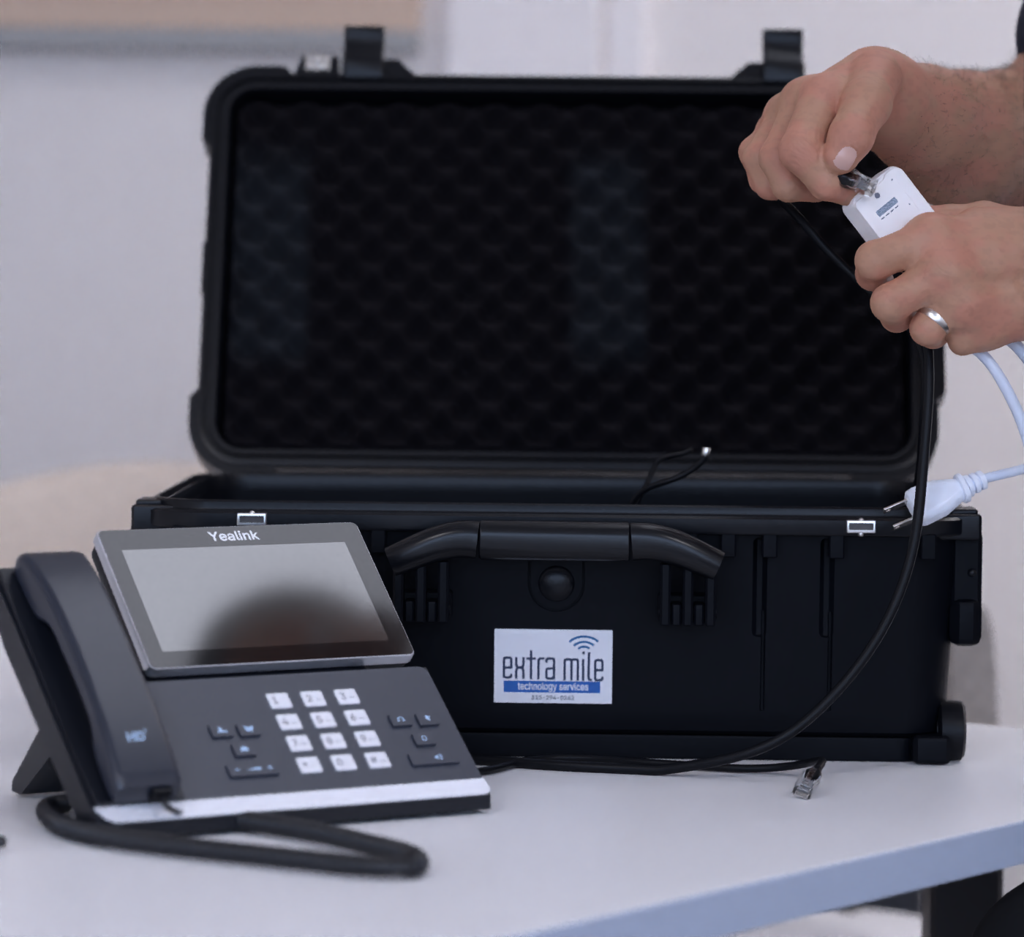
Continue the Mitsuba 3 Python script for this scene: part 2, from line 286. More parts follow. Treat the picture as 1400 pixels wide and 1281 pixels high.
# ------------------------------------------------------------------ chairs
def chair(x, y, rz, w, top, zb, lean_k, label, fabric, seat, group=None):
    k = thing('chair', label, 'chair', group)
    M = tr(x, y, 0) @ R([0, 0, 1], rz)
    a0, na, nb_, rad = 1.15, 40, 18, w / 2 / math.sin(1.15)
    th = np.linspace(-a0, a0, na); out, inn = [], []
    for t in th:
        e = abs(t) / a0; h = top - 1.7 * (math.sin(t) * rad) ** 2; z = np.linspace(zb, h, nb_)
        lean = lean_k * (z - 0.4) / 0.45; taper = np.sqrt(np.clip(1 - ((z - zb) / (h - zb + 1e-6)) ** 8, 0, 1)); d = 0.004 + 0.018 * taper
        out.append(np.stack([np.sin(t) * (rad + lean + d), np.cos(t) * (rad + lean + d) - rad + 0.21, z], 1)); inn.append(np.stack([np.sin(t) * (rad + lean - d), np.cos(t) * (rad + lean - d) - rad + 0.21, z], 1))
    part(k, 'backrest', loft([np.vstack([o, i[::-1]]) for o, i in zip(out, inn)]), fabric, M, smooth=60)
    for q in (-1, 1):
        if zb > 0.47: part(k, 'back_post', tube([[q * 0.10, 0.17, 0.43], [q * 0.10, 0.225, 0.52], [q * 0.10, 0.215, zb + 0.06]], 0.010, 10, 20), 'dark_metal', M, label='dark back post')
    part(k, 'seat', slab(w * 0.95, 0.46, 0.12, 0.40, 0.465, 0.02, 8), seat, M, label='white seat' if seat == 'white_shell' else None)
    for sx in (-1, 1):
        for sy in (-1, 1):
            part(k, 'leg', tube([[sx * 0.15, sy * 0.14, 0.41], [sx * 0.22, sy * 0.21, 0.0]], [0.014, 0.009], 10), 'dark_metal', M, label='dark leg')
    return k
chair(-0.37, 1.06, 0.06, 0.46, 0.853, 0.46, 0.10, 'beige upholstered chair behind the table at the left of the case', 'upholstery', 'upholstery')
chair(0.178, 0.80, -0.05, 0.44, 0.85, 0.62, -0.03, 'beige upholstered chair whose back shows past the right side of the case', 'upholstery_shaded', 'white_shell')
cb = thing('shade_cabinet', 'dark low cabinet added by the wall as stand-in for shade under the table', 'cabinet')  # added cabinet; its darkness stands in for the shade below the table
part(cb, 'body', bx(-0.45, 0.44, 1.70, 2.08, 0.04, 0.60, 0.004), 'cabinet_shade')
for q in (0, 1):
    dk = part(cb, 'door', bx(-0.447 + q * 0.444, -0.009 + q * 0.444, 1.685, 1.70, 0.05, 0.575, 0.003), 'cabinet_shade')
    part(dk, 'handle', bx(-0.06 + q * 0.06, -0.045 + q * 0.06, 1.665, 1.684, 0.4, 0.5, 0.003), 'steel')
part(cb, 'plinth', bx(-0.43, 0.42, 1.72, 2.07, 0, 0.039, 0.002), 'dark_metal')

# ------------------------------------------------------------------ the equipment case
def rotz(a): return R([0, 0, 1], a)
Mc = tr(0, 0, T) @ rotz(-0.0268)
WB, DB, YC = 0.536, 0.300, 0.156            # body width, depth, depth of its centre
LT, LY, LZ = 0.3745, 0.322, 0.172
Ml = Mc @ frame([0, LY, LZ], [1, 0, 0], [0, -math.cos(LT), math.sin(LT)], [0, math.sin(LT), math.cos(LT)])   # lid: x right, y out of its mouth, z up along it
FY = YC - DB / 2                            # the front face at the top; it leans in by 8 mm towards the bottom
def lean(z): return FY + 0.008 * min(max((0.153 - z) / 0.123, 0), 1)
_fu = np.array([0, -0.065, 1.0]); _fu /= np.linalg.norm(_fu)
def on_front(u, z, off=0.0):
    n = np.cross([1.0, 0, 0], _fu); return Mc @ frame(np.array([u, lean(z), z]) + off * n, [1, 0, 0], _fu, n)
ck = thing('equipment_case', 'large black hard plastic equipment case standing open on the white table', 'case')
def shell_body():
    prof = [(-0.030, 0.016), (-0.016, 0.0165), (-0.010, 0.020), (-0.008, 0.030), (0.0, 0.153), (0.0, 0.157)]
    outer = loft([np.c_[rr(WB + 2 * q, DB + 2 * q, 0.040 + q, 8), np.full(32, z)] for q, z in prof])
    inner = loft([np.c_[rr(WB + 2 * q, DB + 2 * q, 0.040 + q, 8), np.full(32, z)] for q, z in [(-0.020, 0.028), (-0.014, 0.10), (-0.012, 0.170)]])
    b = mf(outer) - mf(inner); f = -DB / 2
    for u in (0.1345, 0.1783, -0.1345, -0.1783):      # upright grooves in the front
        b -= mf(bx(u - 0.005, u + 0.0045, f - 0.02, f + 0.0085, 0.083, 0.1485, 0.003))
        b -= mf(bx(u + 0.001, u + 0.004, f - 0.02, f + 0.0100, 0.034, 0.10, 0.0008))
    for u in (-0.2, -0.07, 0.07, 0.2):
        b -= mf(bx(u - 0.006, u + 0.006, -f - 0.006, -f + 0.02, 0.05, 0.14, 0.003))
    U = affinity.translate(Point(0, 0).buffer(0.0187, 24).union(sbox(-0.0187, 0, 0.0187, 0.022)), 0.0013, 0.1167)   # groove round the valve
    g = U.difference(U.buffer(-0.0019)).difference(sbox(-0.04, 0.1365, 0.04, 0.2)); gm = poly_mesh(g, 0.02); gm.apply_transform(R([1, 0, 0], math.pi / 2)); gm.apply_translation([0, f + 0.0075, 0])
    return b - mf(gm)
Mb = Mc @ tr(0, YC, 0)
part(ck, 'body', shell_body(), 'case_plastic', Mb, smooth=30)
part(ck, 'plinth', slab(WB - 0.045, DB - 0.03, 0.02, 0.0, 0.0165, 0.002), 'case_plastic', Mb)
part(ck, 'rim', rr_sweep(WB, DB, 0.042, [(-0.011, 0.1555), (0.007, 0.1505), (0.0095, 0.1510), (0.0105, 0.1525), (0.0105, 0.1610), (0.0085, 0.1628), (0.0005, 0.1630), (0.0, 0.1640), (0.0, 0.1678), (-0.0012, 0.1690), (-0.0035, 0.1690), (-0.0045, 0.1675), (-0.0055, 0.163), (-0.0085, 0.163), (-0.0092, 0.1675), (-0.0105, 0.1675), (-0.0115, 0.163)], 10), 'case_gloss', Mb, smooth=40, label='raised lip round the opening')
for u in (-0.245, -0.115, -0.075, 0.088, 0.113, 0.140, 0.1835, 0.243):                     # teeth under the front rim
    part(ck, 'rib', bx(u - 0.005, u + 0.005, -0.0025, 0.010, 0.136, 0.1525, 0.001), 'case_plastic', Mc)
for s in (-1, 1):
    part(ck, 'corner_block', cat(bx(s * 0.262 - 0.017, s * 0.262 + 0.017, 0.014, 0.062, 0.1475, 0.1645, 0.002), bx(s * 0.268 - 0.009, s * 0.268 + 0.009, 0.022, 0.052, 0.163, 0.1675, 0.0015)), 'case_gloss', Mc)
    u = {-1: -0.197, 1: 0.1985}[s]
    hk = part(ck, 'hasp_plate', mf(bx(u - 0.0095, u + 0.0095, -0.0115, 0.002, 0.1535, 0.1617, 0.0006)) - mf(plain_box(u - 0.0079, u + 0.0079, -0.02, -0.006, 0.1555, 0.1600)), 'steel', Mc, label='bare steel hasp plate')
    part(hk, 'slot', plain_box(u - 0.0078, u + 0.0078, -0.0100, -0.0055, 0.1556, 0.1599), 'hasp_slot', Mc, smooth=False, label='dark slot')
    part(hk, 'rivet', mv(trimesh.creation.icosphere(2, 0.0022), u, -0.0085, 0.1530), 'steel', Mc)
    part(hk, 'rivet', mv(trimesh.creation.icosphere(2, 0.0018), u, -0.0085, 0.1615), 'steel', Mc)
    e = s * (WB / 2)
    lo, hi = sorted((e - s * 0.008, e + s * 0.013))
    k = part(ck, 'end_block', cat(bx(lo, hi, 0.026, 0.078, 0.098, 0.152, 0.003), bx(min(lo, lo + s * 0), hi, 0.020, 0.09, 0.077, 0.108, 0.006)), 'case_plastic', Mc, label='block on the short end')
    part(k, 'screw', mv(trimesh.creation.icosphere(2, 0.0030), e + s * 0.006, 0.0262, 0.1255), 'case_gloss', Mc, label='screw head')
def along_x(m): return tm(m).apply_transform(R([0, 1, 0], math.pi / 2))
for y in (0.034, 0.282):
    w = part(ck, 'wheel', mv(along_x(lathe([(0.004, -0.009), (0.0165, -0.009), (0.0195, -0.007), (0.02, 0), (0.0195, 0.007), (0.0165, 0.009), (0.004, 0.009)], 32)), 0.2625, y, 0.0201), 'rubber', Mc, label='small wheel')
    part(w, 'hub', mv(along_x(lathe([(0.001, -0.0096), (0.009, -0.0096), (0.0095, 0), (0.009, 0.0096), (0.001, 0.0096)], 24)), 0.2625, y, 0.0201), 'case_gloss', Mc)
    part(ck, 'wheel_fender', bx(0.236, 0.2605, y - 0.028, y + 0.022, 0.001, 0.019, 0.003), 'case_plastic', Mc)
part(ck, 'pressure_valve', lathe([(0.001, -0.003), (0.0118, -0.003), (0.0118, 0.001), (0.0110, 0.0026), (0.0085, 0.0042), (0.005, 0.0052), (0.001, 0.0055)], 36), 'case_gloss', on_front(0.0013, 0.1167), smooth=50, label='domed round pressure valve')
def grip(u0, u1, h, d):
    return mv(loft([np.c_[np.full(24, x), rr(d * k, h * k, 0.0095 * k, 6)] for x, k in ((u0, 0.9), (u0 + 0.0015, 1.0), (u1 - 0.0015, 1.0), (u1, 0.9))]), 0, -0.035, 0.148)
hk = part(ck, 'handle', grip(-0.0480, 0.0490, 0.0255, 0.020), 'handle_plastic', Mc, smooth=50, label='carrying handle grip')
for s, u0 in ((-1, -0.0490), (1, 0.0500)):
    p = spline([[u0, -0.035, 0.148], [u0 + s * 0.020, -0.035, 0.1470], [u0 + s * 0.036, -0.034, 0.1415], [u0 + s * 0.056, -0.031, 0.1325]], 12); lp = []
    for i, q in enumerate(p):
        t = p[min(i + 1, 11)] - p[max(i - 1, 0)]; t /= np.linalg.norm(t); up = np.array([-t[2], 0, t[0]]) * s; l2 = rr(0.020, 0.0245 - 0.004 * i / 11, 0.0092, 6)
        lp.append(q + l2[:, :1] * np.array([0, 1.0, 0]) * s + l2[:, 1:] * up)
    part(hk, 'arm', loft(lp), 'handle_plastic', Mc, smooth=50)
    c = u0 + s * 0.0365
    for d in (-0.0145, 0, 0.0145):
        part(hk, 'lug', bx(c + d - 0.0034, c + d + 0.0034, -0.036, -0.016, 0.094, 0.134, 0.0015), 'case_plastic', Mc)
    part(ck, 'handle_bracket', cat(*[bx(c + d - 0.0034, c + d + 0.0034, -0.0345, 0.012, 0.094, 0.108, 0.0015) for d in (-0.0073, 0.0073)], bx(c - 0.019, c + 0.019, -0.012, 0.012, 0.094, 0.112, 0.002), tube([[c - 0.019, -0.028, 0.102], [c + 0.019, -0.028, 0.102]], 0.003, 10)), 'case_plastic', Mc, label='bracket of the handle')
# the sticker and its print
Ms_ = on_front(-0.0003, 0.0617, 0.0003)
SW, SH = 0.0775, 0.0490
sk = part(ck, 'sticker', slab(SW, SH, 0.0004, -0.0004, 0.0002, 0.0001, 2), 'paper_white', Ms_, label='white sticker with navy and blue print')
def U(x, y): return ((x - 692) / 1300 * SW, (480 - y) / 812 * SH + 0.0)      # sticker drawing units
def stroke(pts, w, cap=2): return LineString([U(*q) for q in pts]).buffer(w / 1300 * SW / 2, 6, cap_style=cap, join_style=1)
def arc(cx, cy, rx, ry, a0, a1, n=12): return [(cx + rx * math.cos(math.radians(a)), cy - ry * math.sin(math.radians(a))) for a in np.linspace(a0, a1, n)]
Wd = 27
def letter_e(x0, x1, y0, y1):
    r = 22; m = y0 + 0.5 * (y1 - y0)
    return stroke([(x0, m), (x1, m), (x1, y0 + r)] + arc(x1 - r, y0 + r, r, r, 0, 90) + arc(x0 + r, y0 + r, r, r, 90, 180) + [(x0, y1 - r)] + arc(x0 + r, y1 - r, r, r, 180, 270) + arc(x1 - r, y1 - r, r, r, 270, 360) + [(x1, y1 - 40)], Wd)
glyphs = [letter_e(150, 230, 390, 608),
          stroke([(285, 382), (285, 470)] + [(300, 495), (350, 495), (365, 470), (365, 382)], Wd), stroke([(285, 622), (285, 530), (300, 498), (350, 498), (365, 530), (365, 622)], Wd),
          stroke([(448, 305), (448, 625)], Wd), stroke([(395, 397), (500, 397)], Wd),
          stroke([(530, 625), (530, 425)] + arc(558, 420, 28, 26, 180, 90) + [(595, 394)], Wd),
          stroke([(618, 440), (618, 420)] + arc(640, 415, 22, 22, 180, 90) + arc(680, 415, 22, 22, 90, 0) + [(702, 625)], Wd), stroke([(702, 500), (640, 505)] + arc(640, 527, 22, 22, 90, 180) + [(618, 590)] + arc(640, 592, 22, 22, 180, 270) + [(680, 614), (702, 592)], Wd),
          stroke([(818, 632), (818, 425)] + arc(842, 422, 24, 22, 180, 90) + arc(872, 422, 22, 22, 90, 0) + [(894, 632)], Wd), stroke([(894, 425)] + arc(916, 422, 22, 22, 180, 90) + arc(942, 422, 22, 22, 90, 0) + [(964, 632)], Wd),
          stroke([(1022, 395), (1022, 634)], Wd), affinity.translate(Point(0, 0).buffer(17 / 1300 * SW), *U(1025, 327)),
          stroke([(1085, 318), (1082, 600)] + arc(1104, 602, 22, 22, 180, 270) + [(1122, 624)], Wd),
          letter_e(1155, 1234, 405, 626)]
part(sk, 'wordmark', poly_mesh(union_all(glyphs), 0.00015), 'ink_navy', Ms_ @ tr(0, 0, 0.0002), smooth=False, label='navy lettering extra mile')
waves = [stroke(arc(1030, 300, r_, r_ * 0.82, 47 + d, 133 - d + e), 25) for r_, d, e in ((212, -4, 3), (140, -6, 5), (76, -8, 6))]
part(sk, 'signal_waves', poly_mesh(union_all([affinity.translate(w, 0, -0.0012) for w in waves]), 0.00015), 'ink_teal', Ms_ @ tr(0, 0, 0.0002), smooth=False, label='three blue signal arcs')
b0, b1 = U(148, 642), U(1212, 770)
part(sk, 'blue_bar', poly_mesh(sbox(b0[0], b1[1], b1[0], b0[1]), 0.00012), 'ink_blue', Ms_ @ tr(0, 0, 0.0002), smooth=False, label='blue bar')
tx = text('technology services', width=778 / 1300 * SW, height=0.0042, depth=0.00012, bold=True); k0 = 0.0066 / (tx.bounds[1][1] - tx.bounds[0][1]); tx.apply_scale([1, k0, 1])
part(sk, 'tagline', tx, 'paper_white', Ms_ @ tr(U(692, 712)[0], U(692, 710)[1], 0.0003), smooth=False, label='white lettering technology services')
part(sk, 'phone_number', text('315-294-0262', width=470 / 1300 * SW, height=0.003, depth=0.00015, bold=True), 'ink_navy', Ms_ @ tr(U(690, 0)[0], U(0, 824)[1], 0.0002), smooth=False, label='printed number 315-294-0262')

# ---- the lid: a frame, its tray, foam, latches
LW, LH, LD = 0.545, 0.318, 0.050
def lid_at(x, y, z): return Ml @ tr(x, y, z)
Mlid = Ml @ frame([0, 0, LH / 2], [1, 0, 0], [0, 0, 1.0], [0, -1.0, 0])          # xy in the mouth plane, z backwards
Mlid = Ml @ np.array([[1, 0, 0, 0], [0, 0, 1, 0], [0, 1, 0, LH / 2], [0, 0, 0, 1.0]]) @ np.diag([-1, 1, 1, 1.0])   # z out of the mouth
lk = part(ck, 'lid', rr_sweep(LW, LH, 0.035, [(-0.030, -LD), (-0.012, -LD), (-0.004, -LD + 0.006), (-0.002, -0.016), (0.0, -0.0145), (0.0, -0.002), (-0.0015, 0.0), (-0.0045, 0.0004), (-0.0055, -0.003), (-0.0085, -0.003), (-0.0095, 0.0008), (-0.0135, 0.0008), (-0.0150, -0.001), (-0.0165, -0.040), (-0.030, -0.040)], 10), 'case_gloss', Mlid, smooth=40, label='raised lid')
part(lk, 'back_panel', slab(LW - 0.05, LH - 0.05, 0.02, -LD - 0.002, -0.038, 0.002), 'case_plastic', Mlid)
for sx in (-1, 1):
    for sy in (-1, 1):                                                             # corner bumpers
        a = np.linspace(0, math.pi / 2, 10); r0, r1 = 0.033, 0.041; cx, cy = LW / 2 - 0.035, LH / 2 - 0.035
        o = [(cx + r1 * math.cos(t), cy + r1 * math.sin(t)) for t in a]; i_ = [(cx + r0 * math.cos(t), cy + r0 * math.sin(t)) for t in a[::-1]]
        ex = 0.020
        pg = Polygon([(cx + r0, cy - ex - 0.008), (cx + r1, cy - ex)] + o + [(cx - ex, cy + r1), (cx - ex - 0.008, cy + r0)] + i_)
        mm = poly_mesh(pg, 0.030); mm.apply_translation([0, 0, -0.031]); mm.apply_scale([sx, sy, 1])
        if sx * sy < 0: mm.invert()
        part(lk, 'corner_bumper', mm, 'case_gloss', Mlid)
for sx in (-1, 1):
    pg = Polygon([(LW / 2 - 0.001, -0.107), (LW / 2 + 0.0115, -0.094), (LW / 2 + 0.0115, -0.050), (LW / 2 - 0.001, -0.046)]) if sx > 0 else Polygon([(-LW / 2 + 0.001, -0.02), (-LW / 2 - 0.0015, -0.02), (-LW / 2 - 0.0015, 0.02), (-LW / 2 + 0.001, 0.02)])
    mm = poly_mesh(pg, 0.028); mm.apply_translation([0, 0, -0.030]); mm.apply_scale([-1, 1, 1]); mm.invert()
    part(lk, 'side_lug', mm, 'case_gloss', Mlid)
# egg-crate foam
nx, ny = 300, 176; fw, fh = LW - 0.034, LH - 0.034
gx, gy = np.meshgrid(np.linspace(-fw / 2, fw / 2, nx), np.linspace(-fh / 2, fh / 2, ny), indexing='ij')
px_, py_ = 0.0365, 0.0315
hz = np.cos(2 * math.pi * gx / px_) * np.cos(2 * math.pi * gy / py_); hz = np.sign(hz) * np.abs(hz) ** 0.8 * 0.0110
edge = np.minimum(fw / 2 - np.abs(gx), fh / 2 - np.abs(gy)); hz = hz * np.clip(edge / 0.006, 0.3, 1) - 0.0135 - 0.008 * np.clip(1 - edge / 0.006, 0, 1) ** 2
V = np.stack([gx, gy, hz], -1).reshape(-1, 3); ii = np.arange(nx * ny).reshape(nx, ny)
F = np.stack([ii[:-1, :-1], ii[1:, :-1], ii[1:, 1:], ii[:-1, 1:]], -1).reshape(-1, 4)
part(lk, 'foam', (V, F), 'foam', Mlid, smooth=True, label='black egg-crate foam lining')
# latches and hasp on the far edge of the lid (x here runs to the left of the picture)
def lid_x(x): return -x
for x0, sgn in ((-0.157, 1), (0.164, -1)):
    o = lid_x(x0)
    mount = Polygon([(o + 0.014 * 1, LH / 2 - 0.002), (o + 0.014, LH / 2 + 0.0125), (o - 0.014, LH / 2 + 0.0125), (o - 0.014, LH / 2 - 0.002)])
    wide = Polygon([(o + sgn * 0.017, LH / 2 - 0.002), (o + sgn * 0.017, LH / 2 + 0.0135), (o - sgn * 0.026, LH / 2 + 0.0135), (o - sgn * 0.043, LH / 2 - 0.002)])
    mm = poly_mesh(wide, 0.026); mm.apply_translation([0, 0, -0.030])
    lt = part(ck + '__lid', 'latch_mount', mm, 'case_gloss', Mlid, label='mount of a latch')
    lp = []
    for (q, z, th) in ((-0.004, 0.002, 0.012), (0.006, 0.006, 0.012), (0.014, 0.0065, 0.008), (0.022, 0.003, 0.0075), (0.030, 0.005, 0.0085), (0.0365, 0.008, 0.007), (0.038, 0.008, 0.004)):
        l2 = rr(0.031, th, 0.002, 4); lp.append(np.c_[l2[:, 0] + o, np.full(16, LH / 2 + q), l2[:, 1] + z - 0.006])
    part(ck + '__lid', 'latch', loft([q[::-1] for q in lp]), 'case_gloss', Mlid, label='black latch folded up')
o = lid_x(-0.193)
mm = cat(poly_mesh(Polygon([(o + 0.0185, LH / 2 - 0.002), (o + 0.012, LH / 2 + 0.0155), (o + 0.0095, LH / 2 + 0.0155), (o + 0.0095, LH / 2 - 0.002)]), 0.02), poly_mesh(sbox(o - 0.0165, LH / 2 - 0.002, o - 0.0105, LH / 2 + 0.0155), 0.02), poly_mesh(sbox(o - 0.012, LH / 2 - 0.002, o + 0.011, LH / 2 + 0.004), 0.02)); mm.apply_translation([0, 0, -0.024])
part(lk, 'hasp_mount', mm, 'case_gloss', Mlid)
part(lk, 'hasp_plate', mv(cat(bx(-0.0100, 0.0095, 0.003, 0.0175, -0.016, -0.0045, 0.001), mv(trimesh.creation.icosphere(2, 0.003), -0.0045, 0.006, -0.004), mv(trimesh.creation.icosphere(2, 0.003), 0.0045, 0.006, -0.004), mv(trimesh.creation.icosphere(2, 0.0032), 0.000, 0.0125, -0.004)), o, LH / 2, 0), 'steel', Mlid, label='bright steel hasp plate')
for u in (-0.17, 0.0, 0.17):
    part(ck, 'hinge', tube([[u - 0.03, 0.314, 0.163], [u + 0.03, 0.314, 0.163]], 0.006, 12), 'case_plastic', Mc)

# ------------------------------------------------------------------ the desk phone
PY, PT = 0.5416, 0.7129
def pframe(o, tilt):
    u = np.array([math.cos(PY), math.sin(PY), 0]); v = np.array([-math.sin(PY) * math.cos(tilt), math.cos(PY) * math.cos(tilt), math.sin(tilt)])
    return frame(o, u, v, np.cross(u, v))
Mp = pframe([-0.1356, -0.2302, 0.0493 + T], PT)                          # x right, y up the slope, z out of the keypad
pk = thing('desk_phone', 'dark grey desk phone with a large tilted screen and white number keys', 'phone')
side = [(-0.0572, -0.0008), (-0.0628, -0.0072), (-0.054, -0.0149), (-0.040, -0.020), (0.10, -0.022), (0.140, -0.014), (0.143, -0.004), (0.140, -0.001)]
def extr_u(poly, u0, u1):
    m = poly_mesh(Polygon(poly), u1 - u0)                                # (y, z) profile drawn along x
    m.apply_transform(np.array([[0, 0, 1, u0], [1, 0, 0, 0], [0, 1, 0, 0], [0, 0, 0, 1.0]])); return m
part(pk, 'base', cat(extr_u([q for q in side], -0.168, -0.1118), extr_u([(-0.0572, -0.0008), (-0.0628, -0.0072), (-0.054, -0.0149), (-0.040, -0.020), (0.045, -0.020), (0.047, -0.001)], -0.1125, 0.0870)), 'phone_black', Mp)
def deck_poly(r=0.006):
    a = sbox(-0.112, -0.0455, 0.0862, 0.0470); return a.buffer(-r).buffer(r)
dk = part(pk, 'keypad_panel', poly_mesh(deck_poly().union(sbox(-0.110, -0.0455, 0.0864, -0.03)), 0.0022), 'phone_grey', Mp @ tr(0, 0, -0.0022), smooth=False, label='dark grey keypad panel')
part(pk, 'cradle', cat(extr_u([(-0.045, -0.0008), (-0.045, 0.004), (0.0, 0.002), (0.10, 0.003), (0.138, 0.006), (0.139, -0.001)], -0.166, -0.1115)), 'phone_black', Mp, label='black cradle for the handset')
strip = Polygon([(-0.1665, -0.0452), (-0.1620, -0.0535), (-0.157, -0.0568), (0.0850, -0.0568), (0.0880, -0.0535), (0.0866, -0.0452)])
part(pk, 'silver_strip', poly_mesh(strip, 0.0016), 'silver', Mp @ tr(0, 0, -0.001), smooth=False, label='bright silver strip along the front')
# number keys
KU, KV = 0.0228, 0.0170
key_mesh = slab(0.0142, 0.0118, 0.0012, -0.0003, 0.0013, 0.0004, 4)
words = ['', 'ABC', 'DEF', 'GHI', 'JKL', 'MNO', 'PQRS', 'TUV', 'WXYZ', '', '', 'SEND']
for i, c in enumerate('123456789*0#'):
    Mk = Mp @ tr((i % 3 - 1) * KU, (1.5 - i // 3) * KV, 0)
    k = part(pk, 'number_key', key_mesh, 'key_white', Mk, label='white number key')
    d = text(c, height=0.0052, depth=0.00012); part(k, 'numeral', mv(d, -0.0028 if words[i] or c in '1*0' else 0, 0.0 if c != '*' else 0.0003), 'ink_grey', Mk @ tr(0, 0, 0.0013), smooth=False, label='grey numeral')
    if words[i]: part(k, 'letters', mv(text(words[i], height=0.0013, depth=0.0001), 0.0028, -0.0012), 'print_grey', Mk @ tr(0, 0, 0.0013), smooth=False, label='small grey letters')
def disc(x, y, r): return Point(x, y).buffer(r, 8)
def ring(x, y, r, w, a0=0, a1=360): return LineString([(x + r * math.cos(math.radians(a)), y + r * math.sin(math.radians(a))) for a in np.linspace(a0, a1, 24)]).buffer(w / 2, 4)
seg = lambda w, *p: LineString(p).buffer(w / 2, 4)
mm_ = 0.001
icons = {'contact': union_all([disc(-0.0006, 0.0012, 0.0011), Polygon([(-0.0028, -0.0018), (-0.0016, 0.0004), (0.0004, 0.0004), (0.0014, -0.0018)]), disc(0.0024, -0.0011, 0.0008)]),
         'conference': union_all([seg(0.0011, (-0.0025, 0.0018), (-0.0012, -0.0015)), seg(0.0011, (0.0025, 0.0018), (0.0012, -0.0015)), disc(-0.001, 0.0008, 0.0009), disc(0.001, 0.0008, 0.0009), disc(0, -0.0008, 0.0008)]),
         'message': union_all([Polygon([(-0.0024, -0.0016), (-0.0024, 0.0004), (-0.0008, 0.0018), (0.0008, 0.0018), (0.0024, 0.0004), (0.0024, -0.0016)])]),
         'headset': union_all([ring(0, -0.0001, 0.0017, 0.0006, -20, 200), disc(-0.0017, -0.0009, 0.0007), disc(0.0017, -0.0009, 0.0007)]),
         'transfer': union_all([disc(-0.0004, 0.0014, 0.001), Polygon([(-0.0018, -0.0004), (0.0002, 0.0014), (0.0014, -0.0016), (0.0006, -0.0018), (-0.0006, -0.0004)]), seg(0.0006, (0.0004, 0.0008), (0.0016, 0.0016))]),
         'redial': union_all([ring(0, 0, 0.0016, 0.0006, 20, 160), ring(0, 0, 0.0016, 0.0006, 200, 340)]),
         'speaker': union_all([Polygon([(-0.0026, -0.0007), (-0.0026, 0.0007), (-0.0016, 0.0007), (-0.0004, 0.0017), (-0.0004, -0.0017), (-0.0016, -0.0007)]), ring(-0.0006, 0, 0.0016, 0.0005, -45, 45), ring(-0.0006, 0, 0.0028, 0.0005, -45, 45)]),
         'volume': union_all([Polygon([(-0.0045, -0.0008), (0.0048, 0.0012), (0.0052, -0.0010)]), seg(0.0006, (-0.0115, 0), (-0.009, 0)), seg(0.0007, (0.0098, 0), (0.0122, 0)), seg(0.0007, (0.011, -0.0012), (0.011, 0.0012))])}
for nm, u, v, w in (('contact', -0.0690, 0.0047, 0.0136), ('conference', -0.0512, 0.0042, 0.0136), ('message', -0.0600, -0.0108, 0.0136), ('volume', -0.0600, -0.0262, 0.0318), ('headset', 0.0503, 0.0040, 0.0136), ('transfer', 0.0686, 0.0032, 0.0136), ('redial', 0.0597, -0.0121, 0.0136), ('speaker', 0.0600, -0.0275, 0.0322)):
    k = part(pk, 'function_key', slab(w, 0.0098, 0.0010, -0.0003, 0.0019, 0.0003, 4), 'phone_grey', Mp @ tr(u, v, 0), label='dark function key')
    part(k, 'icon', poly_mesh(icons[nm], 0.00012), 'ink_pale', Mp @ tr(u + (0.003 if nm == 'speaker' else 0), v, 0.0019), smooth=False, label='pale blue icon')
# screen module
TS = 0.7717
P_ = Mp @ np.array([0.0022, 0.0665, -0.0111, 1.0])
Msc = pframe(P_[:3], TS)
SWd, SHt = 0.181, 0.1109
sc = part(pk, 'screen', slab(SWd, SHt, 0.0045, -0.0085, 0.0, 0.0014, 6), 'silver_edge', Msc @ tr(0, SHt / 2, 0), label='tilted touch screen')
part(sc, 'bezel', slab(SWd - 0.0022, SHt - 0.0022, 0.0036, -0.0002, 0.0003, 0.0001, 6), 'bezel_glass', Msc @ tr(0, SHt / 2, 0), smooth=False, label='glossy dark bezel')
part(sc, 'display', slab(0.1540, 0.0808, 0.0003, -0.0001, 0.00005, 0.00002, 2), 'lcd_glass', Msc @ tr(-0.0014, 0.0532, 0.0003), smooth=False, label='grey display switched off')
part(sc, 'wordmark', text('Yealink', width=0.0340, height=0.0062, depth=0.0001, bold=True), 'ink_white', Msc @ tr(0.0005, 0.1020, 0.0003), smooth=False, label='white lettering Yealink')
part(sc, 'housing', cat(slab(SWd - 0.002, SHt - 0.002, 0.006, -0.0195, -0.0088, 0.003, 6)), 'phone_black', Msc @ tr(0, SHt / 2, 0), label='black back of the screen')
part(pk, 'column', extr_u([(0.045, -0.020), (0.045, -0.012), (0.062, -0.020), (0.13, -0.036), (0.15, -0.05), (0.10, -0.045)], -0.08, 0.06), 'phone_black', Mp)
# the stand behind: a folded plate from the back of the base down to the table
ft = np.linalg.inv(Mp) @ np.array([[-0.331, -0.168, T + 0.002, 1.0]]).T
fu, fv, fw_ = ft[:3, 0]
part(pk, 'stand', extr_u([(0.035, -0.0195), (0.075, -0.021), (fv + 0.004, fw_ + 0.006), (fv + 0.0005, fw_ + 0.0005), (fv - 0.010, fw_ + 0.0087), (0.052, -0.045)], fu, 0.050), 'phone_black', Mp, label='black stand under the back')

